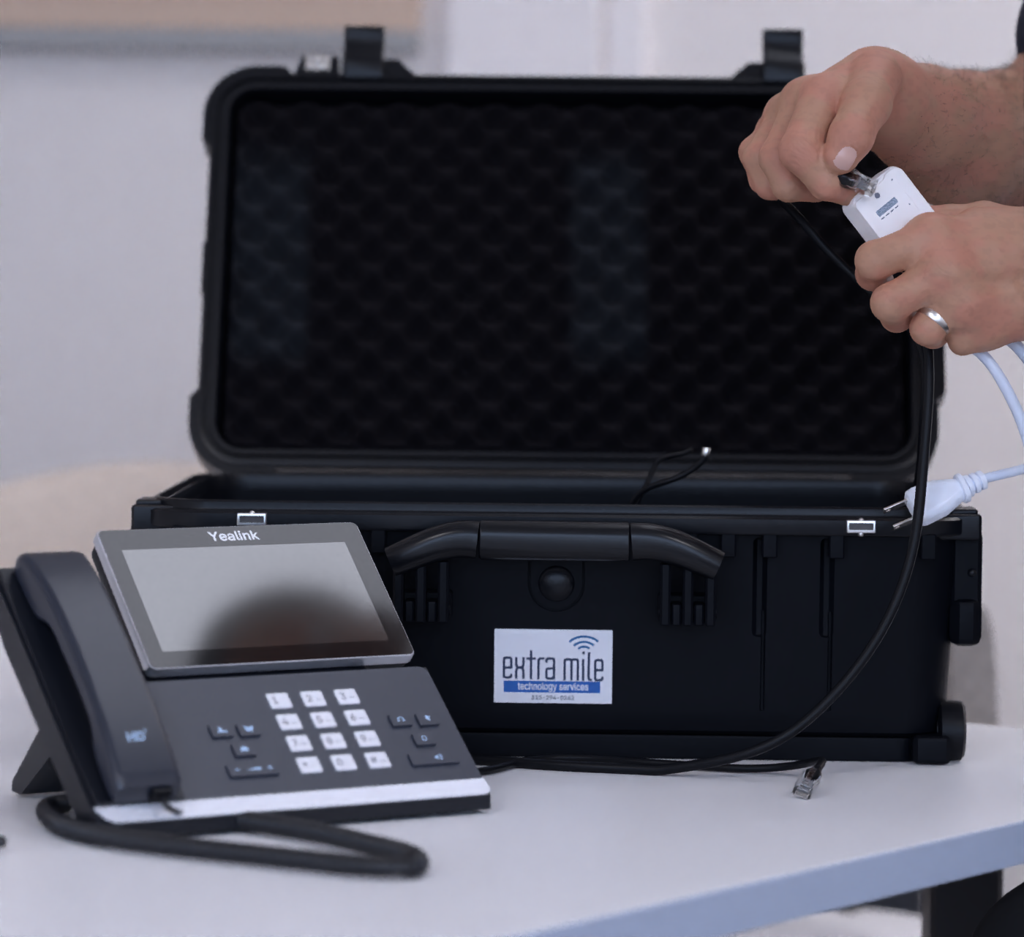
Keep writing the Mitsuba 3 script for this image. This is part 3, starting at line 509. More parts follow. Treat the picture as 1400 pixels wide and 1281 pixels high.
# ------------------------------------------------------------------ the handset lying in its cradle
hs = thing('handset', 'black curved handset resting upright in the left side of the desk phone', 'phone handset')
vs = np.linspace(-0.0475, 0.1365, 44); lp = []
top = CubicSpline([-0.0475, -0.02, 0.03, 0.065, 0.10, 0.1365], [0.0205, 0.0265, 0.0315, 0.0325, 0.0305, 0.0215])
def under(v):
    e = 0.0045; mid = 0.0165
    s1 = 1 / (1 + math.exp(-(v - (-0.006)) / 0.004)); s2 = 1 / (1 + math.exp((v - 0.088) / 0.004)); return e + (mid - e) * s1 * s2
for k, v in enumerate(vs):
    t, b = float(top(v)), under(v); wd = 0.0425 - 0.0035 * math.sin(math.pi * (v + 0.0475) / 0.184)
    kx = 1.0
    if k == 0 or k == len(vs) - 1: kx, t, b = 0.93, t - 0.0018, b + 0.0015
    l2 = rr(wd * kx, t - b, min(0.0055, (t - b) * 0.36), 7); lp.append(np.c_[l2[:, 0] - 0.1385, np.full(len(l2), v), l2[:, 1] + (t + b) / 2])
part(hs, 'body', loft([q[::-1] for q in lp]), 'handset_plastic', Mp, smooth=50)
def on_top(v): 
    sl = float(top(v, 1)); y = np.array([0, 1, sl]); y /= np.linalg.norm(y); return Mp @ frame([-0.1385, v, float(top(v)) + 0.00005], [1, 0, 0], y, np.cross([1.0, 0, 0], y))
part(hs, 'wordmark', cat(text('HD', width=0.0105, height=0.005, depth=0.0001, bold=True), mv(poly_mesh(ring(0, 0, 0.0014, 0.0006, -40, 60), 0.0001), 0.0056, 0.0034)), 'ink_pale', on_top(-0.0175) @ tr(-0.001, 0, 0), smooth=False, label='pale mark HD')
part(hs, 'jack', bx(-0.006, 0.006, -0.004, 0.0012, -0.004, 0.0045, 0.0006), 'rubber', Mp @ tr(-0.131, -0.0475, 0.0125), label='cord socket')

# ------------------------------------------------------------------ cords and cables
hc = thing('coiled_cord', 'black coiled cord looped on the table in front of the phone', 'cord')
zc = T + 0.0072
def onz(px, py, z):
    d = CF + CR * (px - 700) / FOC - CU * (py - 640.5) / FOC; return CAM + d * ((z - CAM[2]) / d[2])
cp = [(92, 1098), (70, 1102), (68, 1116), (88, 1129), (130, 1140), (300, 1163), (440, 1178), (530, 1185), (563, 1184), (571, 1176), (552, 1166), (500, 1153), (450, 1141), (370, 1127), (300, 1119), (262, 1118)]
path = spline([onz(x, y, zc) for x, y in cp], 260)
part(hc, 'coil', coil(path, 0.0046, 0.0014, 0.0034), 'cord_black', smooth=True)
part(hc, 'core', tube(path, 0.0037, 10), 'cord_black', smooth=True)
e0 = path[-1]; j = (Mp @ np.array([-0.131, -0.0525, 0.0130, 1]))[:3]
part(hc, 'lead', tube([e0 + [0.006, 0.0, 0.002], e0 + [-0.001, 0.004, 0.004], e0 * 0.55 + j * 0.45 + [0.002, -0.004, -0.001], j + [0.002, -0.006, -0.002], j, j + (Mp @ np.array([0, 0.004, 0, 0]))[:3]], 0.0017, 8, 40), 'cord_black', smooth=True, label='thin straight end')
s0 = path[0]
part(hc, 'lead', tube([s0 + [-0.002, -0.002, 0], s0 + [0.006, 0.006, -0.002], s0 + [0.02, 0.03, -0.004], s0 + [0.04, 0.06, -0.004]], 0.0017, 8, 24), 'cord_black', smooth=True)
whole('loose_cable', tube([onz(-1500, 1000, T + 0.0065), onz(-900, 1090, T + 0.0065), onz(-400, 1060, T + 0.0065), onz(-160, 1120, T + 0.0065), onz(-60, 1144, T + 0.0065), onz(5, 1151, T + 0.0065)], np.r_[np.full(78, 0.0062), 0.0052, 0.0030], 12, 80), 'cord_black', 'black cable whose rounded end just reaches in at the left edge', 'cable', smooth=True)

def path_cable(pts, n): return spline([at(x, y, Y) for x, y, Y in pts], n)

nc = thing('network_cable', 'thicker black cable hanging from the ringed hand and curving down to the phone', 'cable')
main = [(1258, 420, -0.035), (1268, 470, -0.040), (1270, 520, -0.045), (1266, 590, -0.050), (1260, 660, -0.055), (1251, 735, -0.062), (1228, 815, -0.068), (1188, 890, -0.074), (1128, 962, -0.078), (1060, 1014, -0.080), (1000, 1036, -0.074), (930, 1049, -0.062), (860, 1056, -0.052), (790, 1057, -0.044), (730, 1054, -0.034), (680, 1049, -0.022), (610, 1044, -0.013), (540, 1040, -0.008)]
mp = path_cable(main, 140); mp[:, 2] = np.maximum(mp[:, 2], T + 0.0036); mp[:, 1] = np.minimum(mp[:, 1], -0.0042 + 0.0268 * (-mp[:, 0]) + 0.0)
part(nc, 'jacket', tube(mp, 0.0034, 12), 'rubber', smooth=True)

def rj45(parent, M, latch=True):
    """a modular plug pointing along +x, its latch on +z"""
    k = part(parent, 'plug', mf(bx(0, 0.0215, -0.0058, 0.0058, -0.004, 0.004, 0.0006)) - mf(bx(-0.004, 0.011, -0.0035, 0.0035, -0.0026, 0.0026, 0.0004)), 'clear_plastic', M, smooth=False, label='clear plastic plug')
    part(k, 'wires', cat(*[plain_box(0.011, 0.0175, y - 0.00032, y + 0.00032, -0.0012, -0.0004) for y in np.linspace(-0.0036, 0.0036, 8)]), 'grey_frame', M, smooth=False)
    part(k, 'contacts', cat(*[plain_box(0.0172, 0.0218, y - 0.0002, y + 0.0002, -0.0042, -0.0012) for y in np.linspace(-0.0036, 0.0036, 8)]), 'steel', M, smooth=False, label='metal contacts')
    m = bx(0, 0.0165, -0.0016, 0.0016, 0, 0.0008, 0.0003); m.apply_transform(tr(0.0185, 0, 0.0040) @ R([0, 1, 0], math.pi + 0.30)); 
    part(k, 'latch', m, 'clear_plastic', M, smooth=False)
    part(parent, 'boot', loft([np.c_[np.full(16, x), rr(w, h, r_, 4)] for x, w, h, r_ in ((-0.0130, 0.0066, 0.0066, 0.003), (-0.0085, 0.0085, 0.0072, 0.003), (-0.004, 0.0105, 0.0076, 0.002), (0.0085, 0.0064, 0.0046, 0.001))]), 'rubber', M, label='black boot')
def aim(o, x, up):
    x = np.asarray(x, float) / np.linalg.norm(x); y = np.cross(up, x); y /= np.linalg.norm(y); return frame(o, x, y, np.cross(x, y))
pc = thing('network_cable', 'thin black cable lying before the case, clear plug at its right end', 'cable')
Mr = aim(onz(1109, 1064, T + 0.0105), np.array([-0.32, -0.93, -0.23]), [0.3, -0.2, 1.0])
rj45(pc, Mr)
bk = (Mr @ np.array([-0.018, 0, 0, 1]))[:3]
q = [bk + (Mr @ np.array([0.004, 0, 0, 0]))[:3], bk + (Mr @ np.array([-0.004, 0, 0, 0]))[:3]] + [onz(x, y, T + z) for x, y, z in ((1086, 1046.5, 0.007), (1050, 1050, 0.004), (1000, 1050, 0.0032), (940, 1046, 0.0032), (860, 1041, 0.0032), (800, 1036.5, 0.0032), (752, 1036.5, 0.0032), (705, 1043, 0.0032), (672, 1052, 0.0032), (640, 1056, 0.0032), (600, 1050, 0.0032))]
q = spline(q, 120); q[:, 2] = np.maximum(q[:, 2], T + 0.0027)
part(pc, 'jacket', tube(q, 0.0026, 10), 'rubber', smooth=True)
ic = thing('thin_cable', 'thin black cable sticking up out of the open case near its middle', 'cable')
def cz(px, py, Y): return at(px, py, Y)
part(ic, 'wire', tube([cz(858, 760, 0.10), cz(858, 705, 0.095), cz(868, 682, 0.09), cz(886, 667, 0.085), (cz(915, 657, 0.08)), cz(938, 647, 0.078), cz(956, 634, 0.076), cz(965, 622, 0.075)], 0.0022, 8, 60), 'rubber', smooth=True)
part(ic, 'tip', tube([cz(964.2, 624, 0.075), cz(966, 612, 0.075)], 0.0028, 10), 'steel', smooth=True, label='bright metal tip')
part(ic, 'wire', tube([cz(866, 760, 0.105), cz(866, 700, 0.105), cz(877, 675, 0.105), cz(892, 645, 0.115), cz(900, 630, 0.12), cz(925, 622, 0.125), cz(945, 614, 0.13)], 0.0018, 8, 60), 'rubber', smooth=True)

# ------------------------------------------------------------------ the white injector held in the left hand
n_ = np.array([0.25, -0.954, 0.175]); n_ /= np.linalg.norm(n_); Lx = np.array([0.62, 0.02, -0.78]); Lx -= n_ * (Lx @ n_); Lx /= np.linalg.norm(Lx)
Wx = np.cross(Lx, n_); Wx = Wx if Wx[0] > 0 else -Wx                                    # across the face, to the upper right
org = at(1166, 277, -0.066)
Mi = frame(org, Wx, np.cross(n_, Wx), n_)                                               # x across, y up the face, z out of it
ij = thing('power_injector', 'small white power injector block with a grey print window, held in the left hand', 'power adapter')
IW, IL, IT = 0.0405, 0.052, 0.025
part(ij, 'body', slab(IW + 0.002, IL, 0.007, -IT, -0.0022, 0.0035, 6), 'white_plastic', Mi @ tr(IW / 2 + 0.0005, -IL / 2 + 0.003, 0), smooth=40)
part(ij, 'face_plate', slab(0.0335, IL - 0.004, 0.0035, -0.004, 0.0, 0.0008, 6), 'white_plastic', Mi @ tr(0.0165, -IL / 2 + 0.001, 0), smooth=40, label='flat white face')
part(ij, 'face_step', slab(0.016, IL - 0.003, 0.006, -0.005, -0.0004, 0.0012, 6), 'white_plastic', Mi @ tr(0.0330, -IL / 2 + 0.0027, 0), smooth=40)
part(ij, 'indicator', mv(lathe([(0.0001, -0.0002), (0.0019, -0.0002), (0.0019, 0.0002), (0.0001, 0.0002)], 20), 0, 0, 0), 'print_grey', Mi @ tr(0.0160, -0.0063, 0), label='round grey indicator')
part(ij, 'print_window', slab(0.0165, 0.0042, 0.0004, -0.0001, 0.00012, 0.00005, 2), 'print_slate', Mi @ tr(0.0165, -0.0158, 0), smooth=False, label='grey-blue print window')
part(ij, 'print_marks', cat(*[mv(plain_box(-0.0013, 0.0013, -0.0004, 0.0004, -0.0001, 0.0001), x, -0.0197, 0) for x in (0.0098, 0.0138, 0.0178, 0.0218)], mv(plain_box(-0.0005, 0.0005, -0.0004, 0.0004, -0.0001, 0.0001), 0.0305, -0.0045, 0.0), mv(plain_box(-0.0005, 0.0005, -0.0004, 0.0004, -0.0001, 0.0001), 0.0300, -0.0235, 0)), 'print_grey', Mi, smooth=False, label='row of tiny grey print')
part(ij, 'port', plain_box(0.006, 0.019, -0.0002, 0.0034, -0.0145, -0.006), 'phone_black', Mi, smooth=False, label='dark port in the end')
# the plug being pushed into it, on a cable that drops behind the hand
tc_ = thing('patch_cable', 'black patch cable pinched in the right hand, its clear plug at the injector', 'cable')
p0, p1 = at(1152, 242, -0.071), at(1189, 256, -0.0755)
Mq = aim(p0, p1 - p0, [0.42, -0.55, 0.75])
rj45(tc_, Mq)
b_ = (Mq @ np.array([-0.012, 0, 0, 1]))[:3]
part(tc_, 'jacket', tube([b_ + (p1 - p0) * 0.15, b_, b_ - (p1 - p0) * 0.35 + [0, 0.012, 0], at(1088, 245, -0.036), at(1066, 268, -0.010), at(1085, 290, 0.004), at(1120, 330, 0.008), at(1170, 380, 0.004), at(1225, 430, -0.008), at(1258, 470, -0.02), at(1264, 550, -0.024), at(1259, 630, 0.008), at(1250, 690, 0.045), at(1240, 770, 0.060)], 0.0030, 10, 120), 'rubber', smooth=True)

# ------------------------------------------------------------------ white mains plug and its cord
wp = thing('power_plug', 'white mains plug with flat metal prongs hanging over the right end of the case', 'plug')
a0, a1 = at(1246, 697, -0.032), at(1336, 659, -0.024)
ax = (a1 - a0) / np.linalg.norm(a1 - a0)
Mw = aim(a0, ax, [0.10, -0.85, 0.55])                                                   # x towards the cord, z out of its flat side
def ringx(x, w, h, r): return np.c_[np.full(24, x), rr(w, h, r, 6)]
part(wp, 'body', loft([ringx(*q) for q in ((0, 0.0185, 0.012, 0.003), (0.0008, 0.0225, 0.0150, 0.004), (0.006, 0.0250, 0.0165, 0.005), (0.020, 0.0240, 0.0165, 0.006), (0.030, 0.0180, 0.0140, 0.006), (0.0345, 0.0150, 0.0130, 0.006), (0.0350, 0.0120, 0.0115, 0.005))]), 'plug_white', Mw, smooth=40, label='white moulded body')
part(wp, 'collar', loft([ringx(*q) for q in ((0.0345, 0.018, 0.0165, 0.007), (0.0352, 0.0195, 0.018, 0.008), (0.0378, 0.0195, 0.018, 0.008), (0.0385, 0.018, 0.0165, 0.007))]), 'plug_white', Mw, smooth=40)
for q in range(3):
    x = 0.0408 + q * 0.0047
    part(wp, 'strain_relief', loft([ringx(x - 0.0024, 0.0090, 0.0090, 0.0042), ringx(x - 0.0017, 0.0090, 0.0090, 0.0042), ringx(x - 0.0016, 0.0138 - q * 0.0007, 0.0138 - q * 0.0007, 0.0066), ringx(x - 0.0011, 0.0145 - q * 0.0008, 0.0145 - q * 0.0008, 0.0068), ringx(x + 0.0011, 0.0145 - q * 0.0008, 0.0145 - q * 0.0008, 0.0068), ringx(x + 0.0016, 0.0138 - q * 0.0007, 0.0138 - q * 0.0007, 0.0066), ringx(x + 0.0017, 0.0090, 0.0090, 0.0042), ringx(x + 0.0024, 0.0090, 0.0090, 0.0042)]), 'plug_white', Mw, smooth=40)
for y in (-0.0066, 0.0066):
    part(wp, 'prong', mf(bx(-0.0165, 0.002, y - 0.0008, y + 0.0008, -0.0032, 0.0032, 0.0003)) - mf(tm(trimesh.creation.cylinder(0.0015, 0.01)).apply_transform(tr(-0.0135, y, 0) @ R([1, 0, 0], math.pi / 2))), 'brass', Mw, label='flat metal prong')
xe = (Mw @ np.array([0.034, 0, 0, 1]))[:3]; xe2 = (Mw @ np.array([0.054, 0, 0, 1]))[:3]
part(wp, 'cord', tube([xe, xe2, at(1381, 646, -0.023), at(1400, 641, -0.024), at(1450, 626, -0.026), at(1520, 560, -0.03), at(1545, 480, -0.035), at(1520, 400, -0.04)], 0.0032, 12, 80), 'white_cord', smooth=True, label='white cord')
wc = thing('white_cable', 'white cable dropping from under the left hand at the right edge', 'cable')
part(wc, 'jacket', tube([at(1300, 425, -0.040), at(1325, 470, -0.052), at(1348, 490, -0.058), at(1371, 523, -0.060), at(1394, 570, -0.06), at(1416, 640, -0.055), np.array([0.338, -0.045, T + 0.10]), np.array([0.356, -0.025, T + 0.035]), np.array([0.362, 0.01, T + 0.0045]), np.array([0.352, 0.06, T + 0.0042]), np.array([0.352, 0.11, T + 0.0042]), np.array([0.385, 0.122, T + 0.0042]), np.array([0.425, 0.082, T + 0.0042])], 0.0037, 12, 90), 'white_cord', smooth=True)
wd2 = thing('white_cable', 'second white cable beside the first, right at the edge of the picture', 'cable')
part(wd2, 'jacket', tube([at(1330, 420, -0.030), at(1358, 450, -0.036), at(1385, 468, -0.040), at(1400, 484, -0.040), at(1425, 520, -0.04), np.array([0.338, -0.03, T + 0.16]), np.array([0.372, -0.015, T + 0.08]), np.array([0.388, 0.0, T + 0.03]), np.array([0.390, 0.03, T + 0.0052]), np.array([0.380, 0.07, T + 0.0044]), np.array([0.405, 0.10, T + 0.0044]), np.array([0.445, 0.066, T + 0.0044])], 0.0040, 12, 90), 'white_cord', smooth=True)

# ------------------------------------------------------------------ the person
def chain(P, pts, k):
    d = None
    for (a, ra), (b, rb) in zip(pts[:-1], pts[1:]):
        q = cone_sdf(P, a, b, ra, rb); d = q if d is None else smin(d, q, k)
    return d
def hand_sdf(P, palm, fingers, kp, kf):
    d = None
    for a, ra, b, rb in palm:
        q = cone_sdf(P, a, b, ra, rb); d = q if d is None else smin(d, q, kp)
    f = None
    for ch in fingers:
        q = chain(P, ch, 0.004); f = q if f is None else smin(f, q, 0.0016)
    return smin(d, f, kf)
J = lambda x, y, Y, r: (at(x, y, Y), r / 1000)
pe = thing('person', 'person in navy shirt and black trousers at the right, plugging in a cable', 'person')
# left hand: the back of the hand to the camera, fingers folded round the injector
wl, el = at(1505, 372, -0.045), np.array([0.52, -0.10, 1.055])
Lw = [J(1470, 335, -0.042, 20), J(1475, 410, -0.040, 20)]
Lm = {'i': J(1272, 327, -0.074, 14), 'm': J(1288, 372, -0.082, 14.5), 'r': J(1312, 414, -0.078, 14), 'p': J(1345, 446, -0.066, 13)}
left_f = [[J(1275, 327, -0.074, 13.2), J(1196, 356, -0.086, 11.8), J(1193, 374, -0.062, 10.2), J(1204, 384, -0.038, 8.6)],
          [J(1290, 374, -0.083, 13.2), J(1217, 414, -0.090, 11.6), J(1226, 432, -0.062, 9.8), J(1244, 428, -0.038, 8.8)],
          [J(1304, 404, -0.078, 12.6), J(1268, 449, -0.081, 10.5), J(1276, 455, -0.056, 9.4), J(1288, 446, -0.036, 8.4)],
          [J(1347, 447, -0.066, 11.8), J(1318, 462, -0.070, 10.0), J(1316, 466, -0.048, 8.6), J(1326, 456, -0.030, 7.8)],
          [J(1400, 318, -0.036, 15.5), J(1345, 305, -0.030, 13.5), J(1300, 303, -0.0285, 10.5), J(1262, 300, -0.0275, 9.0)]]
left_p = [(*Lw[0], *Lm['i']), (*Lw[0], *Lm['m']), (*Lw[1], *Lm['r']), (*Lw[1], *Lm['p']), (*Lm['i'], *Lm['m']), (*Lm['m'], *Lm['r']), (*Lm['r'], *Lm['p']), (*J(1400, 322, -0.045, 17), *J(1335, 312, -0.055, 13))]
def creases(P, d, lines):
    """shallow folds of the skin along short segments"""
    for a, b, w, h in lines:
        q = cone_sdf(P, a, b, 0, 0); d = d + h * np.exp(-(q / w) ** 2)
    return d
def sdf_left(P):
    d = hand_sdf(P, left_p, left_f, 0.012, 0.0055)
    fore = chain(P, [(wl, 0.0285), (wl * 0.4 + el * 0.6, 0.042), (el, 0.045)], 0.02)
    d = smin(d, fore, 0.03)
    K = lambda x, y, Y, r, h: -h * np.exp(-((P - at(x, y, Y).astype(np.float32)) ** 2).sum(-1) / r ** 2)
    for (x, y, Y), (x2, y2, Y2) in (((1300, 376, -0.098), (1440, 362, -0.066)), ((1290, 330, -0.090), (1430, 338, -0.064)), ((1325, 412, -0.094), (1450, 388, -0.064)), ((1352, 330, -0.079), (1400, 420, -0.078))):
        q = cone_sdf(P, at(x, y, Y), at(x2, y2, Y2), 0, 0); d = d - 0.0010 * np.exp(-(q / 0.004) ** 2)
    return d + K(1276, 366, -0.096, 0.007, 0.0016) + K(1258, 318, -0.088, 0.007, 0.0012) + K(1304, 408, -0.092, 0.007, 0.0014)
pts = np.array([p for ch in left_f for p, _ in ch] + [wl])
lhand = surface(sdf_left, pts.min(0) - 0.022, np.maximum(pts.max(0) + 0.022, [0.40, 0, 0]), 0.0015)
# right hand: seen from the thumb side, pinching the plug between thumb and index finger
wr, er = at(1218, 138, 0.030), at(1432, 194, 0.215)
Rm = {'i': J(1126, 136, -0.036, 13.5), 'm': J(1102, 142, -0.012, 13), 'r': J(1078, 160, 0.012, 12), 'p': J(1062, 180, 0.034, 11)}
right_f = [[J(1124, 136, -0.038, 14), J(1094, 206, -0.068, 13), J(1130, 250, -0.066, 10.6), J(1157, 263, -0.054, 8.6)],
           [J(1099, 142, -0.012, 12.8), J(1064, 216, -0.034, 11.8), J(1078, 253, -0.036, 10.2), J(1116, 258, -0.026, 8.8)],
           [J(1076, 160, 0.012, 11.8), J(1040, 216, -0.006, 10.8), J(1053, 252, -0.010, 9.4), J(1085, 258, -0.004, 8.4)],
           [J(1060, 180, 0.034, 10.6), J(1031, 208, 0.020, 9.4), J(1043, 246, 0.016, 8.4), J(1070, 252, 0.016, 7.6)],
           [J(1196, 104, -0.012, 17), J(1184, 142, -0.050, 15.5), J(1164, 186, -0.074, 13.4), J(1150, 213, -0.076, 11.6)]]
right_p = [(*J(1190, 112, 0.012, 19), *Rm['i']), (*J(1190, 114, 0.016, 19), *Rm['m']), (*J(1200, 140, 0.034, 20), *Rm['r']), (*J(1200, 145, 0.040, 19), *Rm['p']), (*Rm['i'], *Rm['m']), (*Rm['m'], *Rm['r']), (*Rm['r'], *Rm['p'])]
def sdf_right(P):
    d = hand_sdf(P, right_p, right_f[:4], 0.012, 0.0035)
    d = smin(d, chain(P, right_f[4], 0.006), 0.003)
    fore = chain(P, [(wr, 0.0275), (at(1262, 165, 0.07), 0.033), (at(1312, 191, 0.115), 0.043), (at(1375, 197, 0.17), 0.047), (er, 0.044)], 0.02)
    return smin(d, fore, 0.025)
pts = np.array([p for ch in right_f for p, _ in ch] + [wr])
rhand = surface(sdf_right, pts.min(0) - 0.022, pts.max(0) + [0.085, 0.075, 0.032], 0.0016)
def sdf_rfore(P):
    fore = chain(P, [(wr, 0.0275), (at(1262, 165, 0.07), 0.033), (at(1312, 191, 0.115), 0.043), (at(1375, 197, 0.17), 0.047), (er, 0.044)], 0.02)
    return smin(fore, cone_sdf(P, er, shR, 0.043, 0.055), 0.03)
# joints of the rest
shR, shL = np.array([0.47, 0.23, 1.40]), np.array([0.52, -0.17, 1.40])
neck, HC = np.array([0.49, 0.0, 1.45]), np.array([0.275, -0.045, 1.60])
hip, chest = np.array([0.75, 0.03, 0.86]), np.array([0.60, 0.03, 1.26])
fwd = np.array([-0.75, 0, -0.66]); fwd /= np.linalg.norm(fwd); hup = np.cross(fwd, [0, 1.0, 0]); hup = hup if hup[2] > 0 else -hup; hside = np.cross(hup, fwd)
lfore = surface(lambda P: smin(chain(P, [(wl, 0.0285), (wl * 0.4 + el * 0.6, 0.042), (el, 0.045)], 0.02), cone_sdf(P, el, shL, 0.044, 0.055), 0.03), np.minimum(np.minimum(wl + [0.012, 0, 0], el), shL) - [0, 0.07, 0.07], np.maximum(np.maximum(wl, el), shL) + 0.07, 0.004)
rfore = surface(sdf_rfore, np.minimum(wr, er) - 0.06, np.maximum(shR, er) + 0.07, 0.004)
def head_local(P): q = P - HC.astype(np.float32); return np.stack([q @ fwd, q @ hside, q @ hup], -1).astype(np.float32)
def ell(p, c, r):
    q = (p - np.float32(c)) / np.float32(r); n = np.sqrt((q * q).sum(-1)); return (n - 1) * min(r)
def sdf_head(P):
    p = head_local(P)
    d = ell(p, [-0.015, 0, 0.025], [0.098, 0.078, 0.092]); d = smin(d, ell(p, [0.030, 0, -0.045], [0.062, 0.060, 0.075]), 0.03)
    d = smin(d, cone_sdf(p, [0.088, 0, 0.0], [0.108, 0, -0.036], 0.008, 0.013), 0.012)
    d = smin(d, cone_sdf(p, [0.075, -0.02, -0.098], [0.075, 0.02, -0.098], 0.018, 0.018), 0.02)
    d = smin(d, cone_sdf(p, [0.086, -0.018, -0.066], [0.086, 0.018, -0.066], 0.009, 0.009), 0.008)
    for s in (-1, 1):
        d = smin(d, cone_sdf(p, [-0.005, s * 0.078, -0.005], [0.0, s * 0.080, -0.04], 0.014, 0.009), 0.006)
        d = smax(d, -cone_sdf(p, [0.093, s * 0.032, 0.0], [0.095, s * 0.032, 0.0], 0.014, 0.014), 0.01)
    nk = cone_sdf(P, neck, HC - 0.06 * hup - 0.02 * fwd, 0.062, 0.056)
    return smin(d, nk, 0.03)
head = surface(sdf_head, np.minimum(HC - 0.19, neck - 0.07), np.maximum(HC + 0.17, neck + 0.07), 0.005)
def sdf_core(P):
    d = smin(cone_sdf(P, hip, chest, 0.125, 0.135), cone_sdf(P, shR, shL, 0.055, 0.055), 0.08)
    d = smin(d, cone_sdf(P, chest, neck, 0.11, 0.06), 0.05)
    d = smin(d, cone_sdf(P, shL, el, 0.05, 0.044), 0.03)
    return smin(d, cone_sdf(P, shR, er, 0.05, 0.043), 0.03)
core = surface(sdf_core, [0.25, -0.36, 0.70], [0.95, 0.42, 1.62], 0.011)
part(pe, 'body', cat(lhand, rhand, lfore, rfore, head, core), 'skin', smooth=True, label='bare skin of the hands, arms and head')
kneeL, ankL, kneeR, ankR = np.array([0.325, -0.16, 0.625]), np.array([0.43, -0.16, 0.10]), np.array([0.73, 0.15, 0.47]), np.array([0.82, 0.15, 0.10])
hipL, hipR = hip + [0.0, -0.10, -0.02], hip + [0.01, 0.10, -0.02]
def sdf_shirt(P):
    d = smin(cone_sdf(P, hip + [0, 0, -0.04], chest, 0.150, 0.158), cone_sdf(P, shR, shL, 0.066, 0.066), 0.08)
    d = smin(d, cone_sdf(P, chest, neck - [0, 0, 0.02], 0.13, 0.07), 0.05)
    slL = cone_sdf(P, shL, shL * 0.40 + el * 0.60, 0.068, 0.062); slR = cone_sdf(P, shR, SLE, 0.068, 0.060)
    return smin(smin(d, slL, 0.03), slR, 0.03) + 0.004 * (meshkit.noise(P * 14.0).astype(np.float32) - 0.5)
SLE = er + (shR - er) * 0.30
shirt = surface(sdf_shirt, [0.30, -0.38, 0.62], [1.0, 0.44, 1.56], 0.008)
part(pe, 'shirt', shirt, 'navy_cloth', smooth=True, label='navy shirt with short sleeves')
def sdf_trousers(P):
    d = cone_sdf(P, hip + [0.01, -0.06, -0.01], hip + [0.01, 0.06, -0.01], 0.145, 0.145)
    for h, k, a in ((hipL, kneeL, ankL), (hipR, kneeR, ankR)):
        d = smin(d, smin(cone_sdf(P, h, k, 0.092, 0.070), cone_sdf(P, k, a, 0.070, 0.060), 0.02), 0.04)
    return np.maximum(d, 0.075 - P[..., 2])
part(pe, 'trousers', surface(sdf_trousers, [0.22, -0.32, 0.03], [1.05, 0.32, 1.05], 0.010), 'black_cloth', smooth=True, label='black trousers')
for a in (ankL, ankR):
    part(pe, 'shoe', mf(surface(lambda P: smin(cone_sdf(P, a + [0.04, 0, -0.055], a + [-0.16, -0.01, -0.062], 0.042, 0.036), cone_sdf(P, a, a + [0.03, 0, -0.05], 0.05, 0.05), 0.03), a - [0.24, 0.09, 0.13], a + [0.13, 0.08, 0.06], 0.007)).trim_by_plane([0, 0, 1.0], 0.001), 'shoe_black', label='black shoe')
def sdf_hair(P):
    p = head_local(P); d = ell(p, [-0.020, 0, 0.030], [0.108, 0.087, 0.102]) + 0.004 * (meshkit.noise(P * 60.0).astype(np.float32) - 0.5)
    cut = np.maximum(p[..., 0] * 0.55 - p[..., 2] + 0.0, p[..., 0] - 0.062 - 0.1 * 0)
    return smax(d, np.minimum(cut, 0.5), 0.008)
part(pe, 'hair', surface(sdf_hair, HC - 0.17, HC + 0.17, 0.005), 'hair_dark', smooth=True, label='short dark hair')
for sgn in (-1, 1):
    c = HC + fwd * 0.079 + hside * sgn * 0.032
    ek = part(pe, 'eye', mv(trimesh.creation.icosphere(2, 0.012), *c), 'eye_white', smooth=True)
    part(ek, 'iris', mv(trimesh.creation.icosphere(2, 0.006), *(c + fwd * 0.0068 - hup * 0.001)), 'hair_dark', smooth=True)
# thumbnail of the right hand
tA, tB = right_f[4][2][0], right_f[4][3][0]
tx_ = (tB - tA) / np.linalg.norm(tB - tA); nrm = np.array([0.42, -0.86, 0.30]); nrm -= tx_ * (nrm @ tx_); nrm /= np.linalg.norm(nrm)
def nail(hand, o, x, n, hl, hw):
    q = (hand.vertices - o); lx, ly, lz = q @ x, q @ np.cross(n, x), q @ n
    near = np.linalg.norm(q, axis=1) < 0.014; f = hand.faces[near[hand.faces].all(1)]; hand = trimesh.Trimesh(hand.vertices, f, process=False); hand.remove_unreferenced_vertices()
    hand = hand.subdivide().subdivide(); trimesh.smoothing.filter_laplacian(hand, 0.5, 4, volume_constraint=False); vn = hand.vertex_normals; q = hand.vertices - o; lx, ly, lz = q @ x, q @ np.cross(n, x), q @ n
    ok = (np.abs(lx / hl) ** 3 + np.abs(ly / hw) ** 3 < 1) & (lz > -0.004) & (vn @ n > 0.2)
    f = hand.faces[ok[hand.faces].all(1)]; m = trimesh.Trimesh(hand.vertices + vn * 0.0007, f, process=False); m.remove_unreferenced_vertices()
    return m
part(pe, 'nail', nail(rhand, tB + nrm * 0.0112 + tx_ * 0.0035, tx_, nrm, 0.0088, 0.0058), 'nail', smooth=True, label='thumbnail')
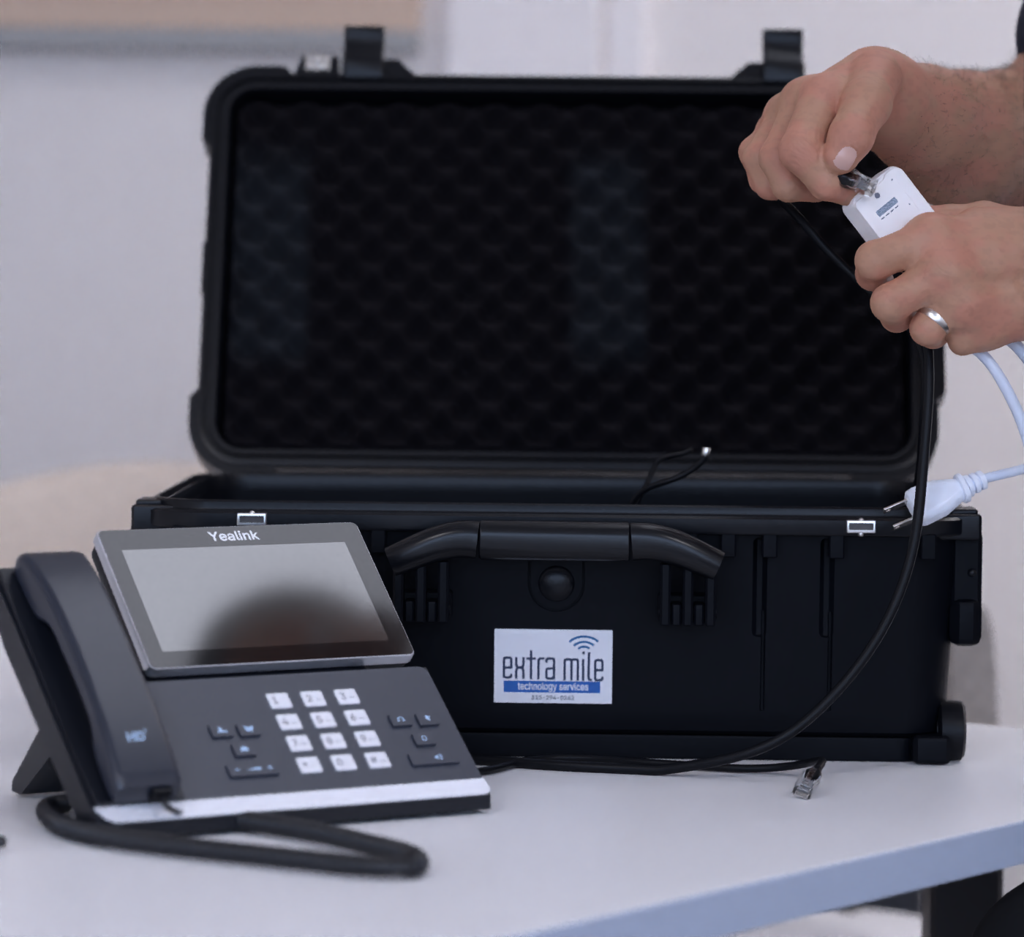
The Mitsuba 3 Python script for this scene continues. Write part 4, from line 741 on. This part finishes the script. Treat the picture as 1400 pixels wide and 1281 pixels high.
# the ring on the left ring finger
rA, rB = left_f[2][0][0], left_f[2][1][0]
rx = (rB - rA) / np.linalg.norm(rB - rA); rc_ = rA * 0.27 + rB * 0.73
yy = np.cross([0, -1.0, 0.2], rx); yy /= np.linalg.norm(yy)
rp = [(r0, z) for r0, z in ((0.0113, -0.0028), (0.0120, -0.0026), (0.0124, -0.0010), (0.0124, 0.0010), (0.0120, 0.0026), (0.0113, 0.0028), (0.0110, 0.0))]
a = np.arange(48) * 2 * math.pi / 48
part(pe, 'ring', loft([np.stack([r0 * np.cos(a), r0 * np.sin(a), a * 0 + z], 1) for r0, z in rp], closed=True), 'steel', frame(rc_, yy, np.cross(rx, yy), rx), smooth=60, label='silver wedding ring')

# fine dark hair on the forearm
rng = np.random.default_rng(4); fm = trimesh.Trimesh(rfore.vertices, rfore.faces, process=False); fn_ = np.array(fm.vertex_normals)
axis_ = (wr - er) / np.linalg.norm(wr - er); tt = (rfore.vertices - er) @ axis_; reach = np.linalg.norm(wr - er)
cand = np.where((tt > 0.0) & (tt < reach - 0.004) & (rng.random(len(tt)) < np.clip(1.25 - tt / reach, 0, 1)))[0]
ix = rng.choice(cand, 8000); nN = fn_[ix]; jit = rng.normal(0, 1, (len(ix), 3)); base = rfore.vertices[ix] + np.cross(nN, jit) * 0.0018 - nN * 0.0004
d0 = nN * 0.5 + axis_ * 0.8 + rng.normal(0, 0.25, (len(ix), 3)); d0 /= np.linalg.norm(d0, axis=1, keepdims=True); L_ = rng.uniform(0.005, 0.012, (len(ix), 1))
sdv = np.cross(d0, rng.normal(0, 1, (len(ix), 3))); sdv /= np.linalg.norm(sdv, axis=1, keepdims=True); sd2 = np.cross(d0, sdv); VV = []
for q, rad in ((0, 0.00008), (0.5, 0.00007), (1.0, 0.00003)):
    c = base + d0 * L_ * q - nN * L_ * 0.22 * q * q
    VV += [c + rad * (math.cos(t) * sdv + math.sin(t) * sd2) for t in (0, 2.094, 4.189)]
VV = np.stack(VV, 1); F0 = np.array([[r_ * 3 + k, r_ * 3 + (k + 1) % 3, r_ * 3 + 3 + (k + 1) % 3, r_ * 3 + 3 + k] for r_ in (0, 1) for k in range(3)])
part(pe, 'arm_hair', (VV.reshape(-1, 3), (F0[None] + 9 * np.arange(len(ix))[:, None, None]).reshape(-1, 4)), 'hair_dark', smooth=False, label='fine dark hair on the forearm', kind='stuff')
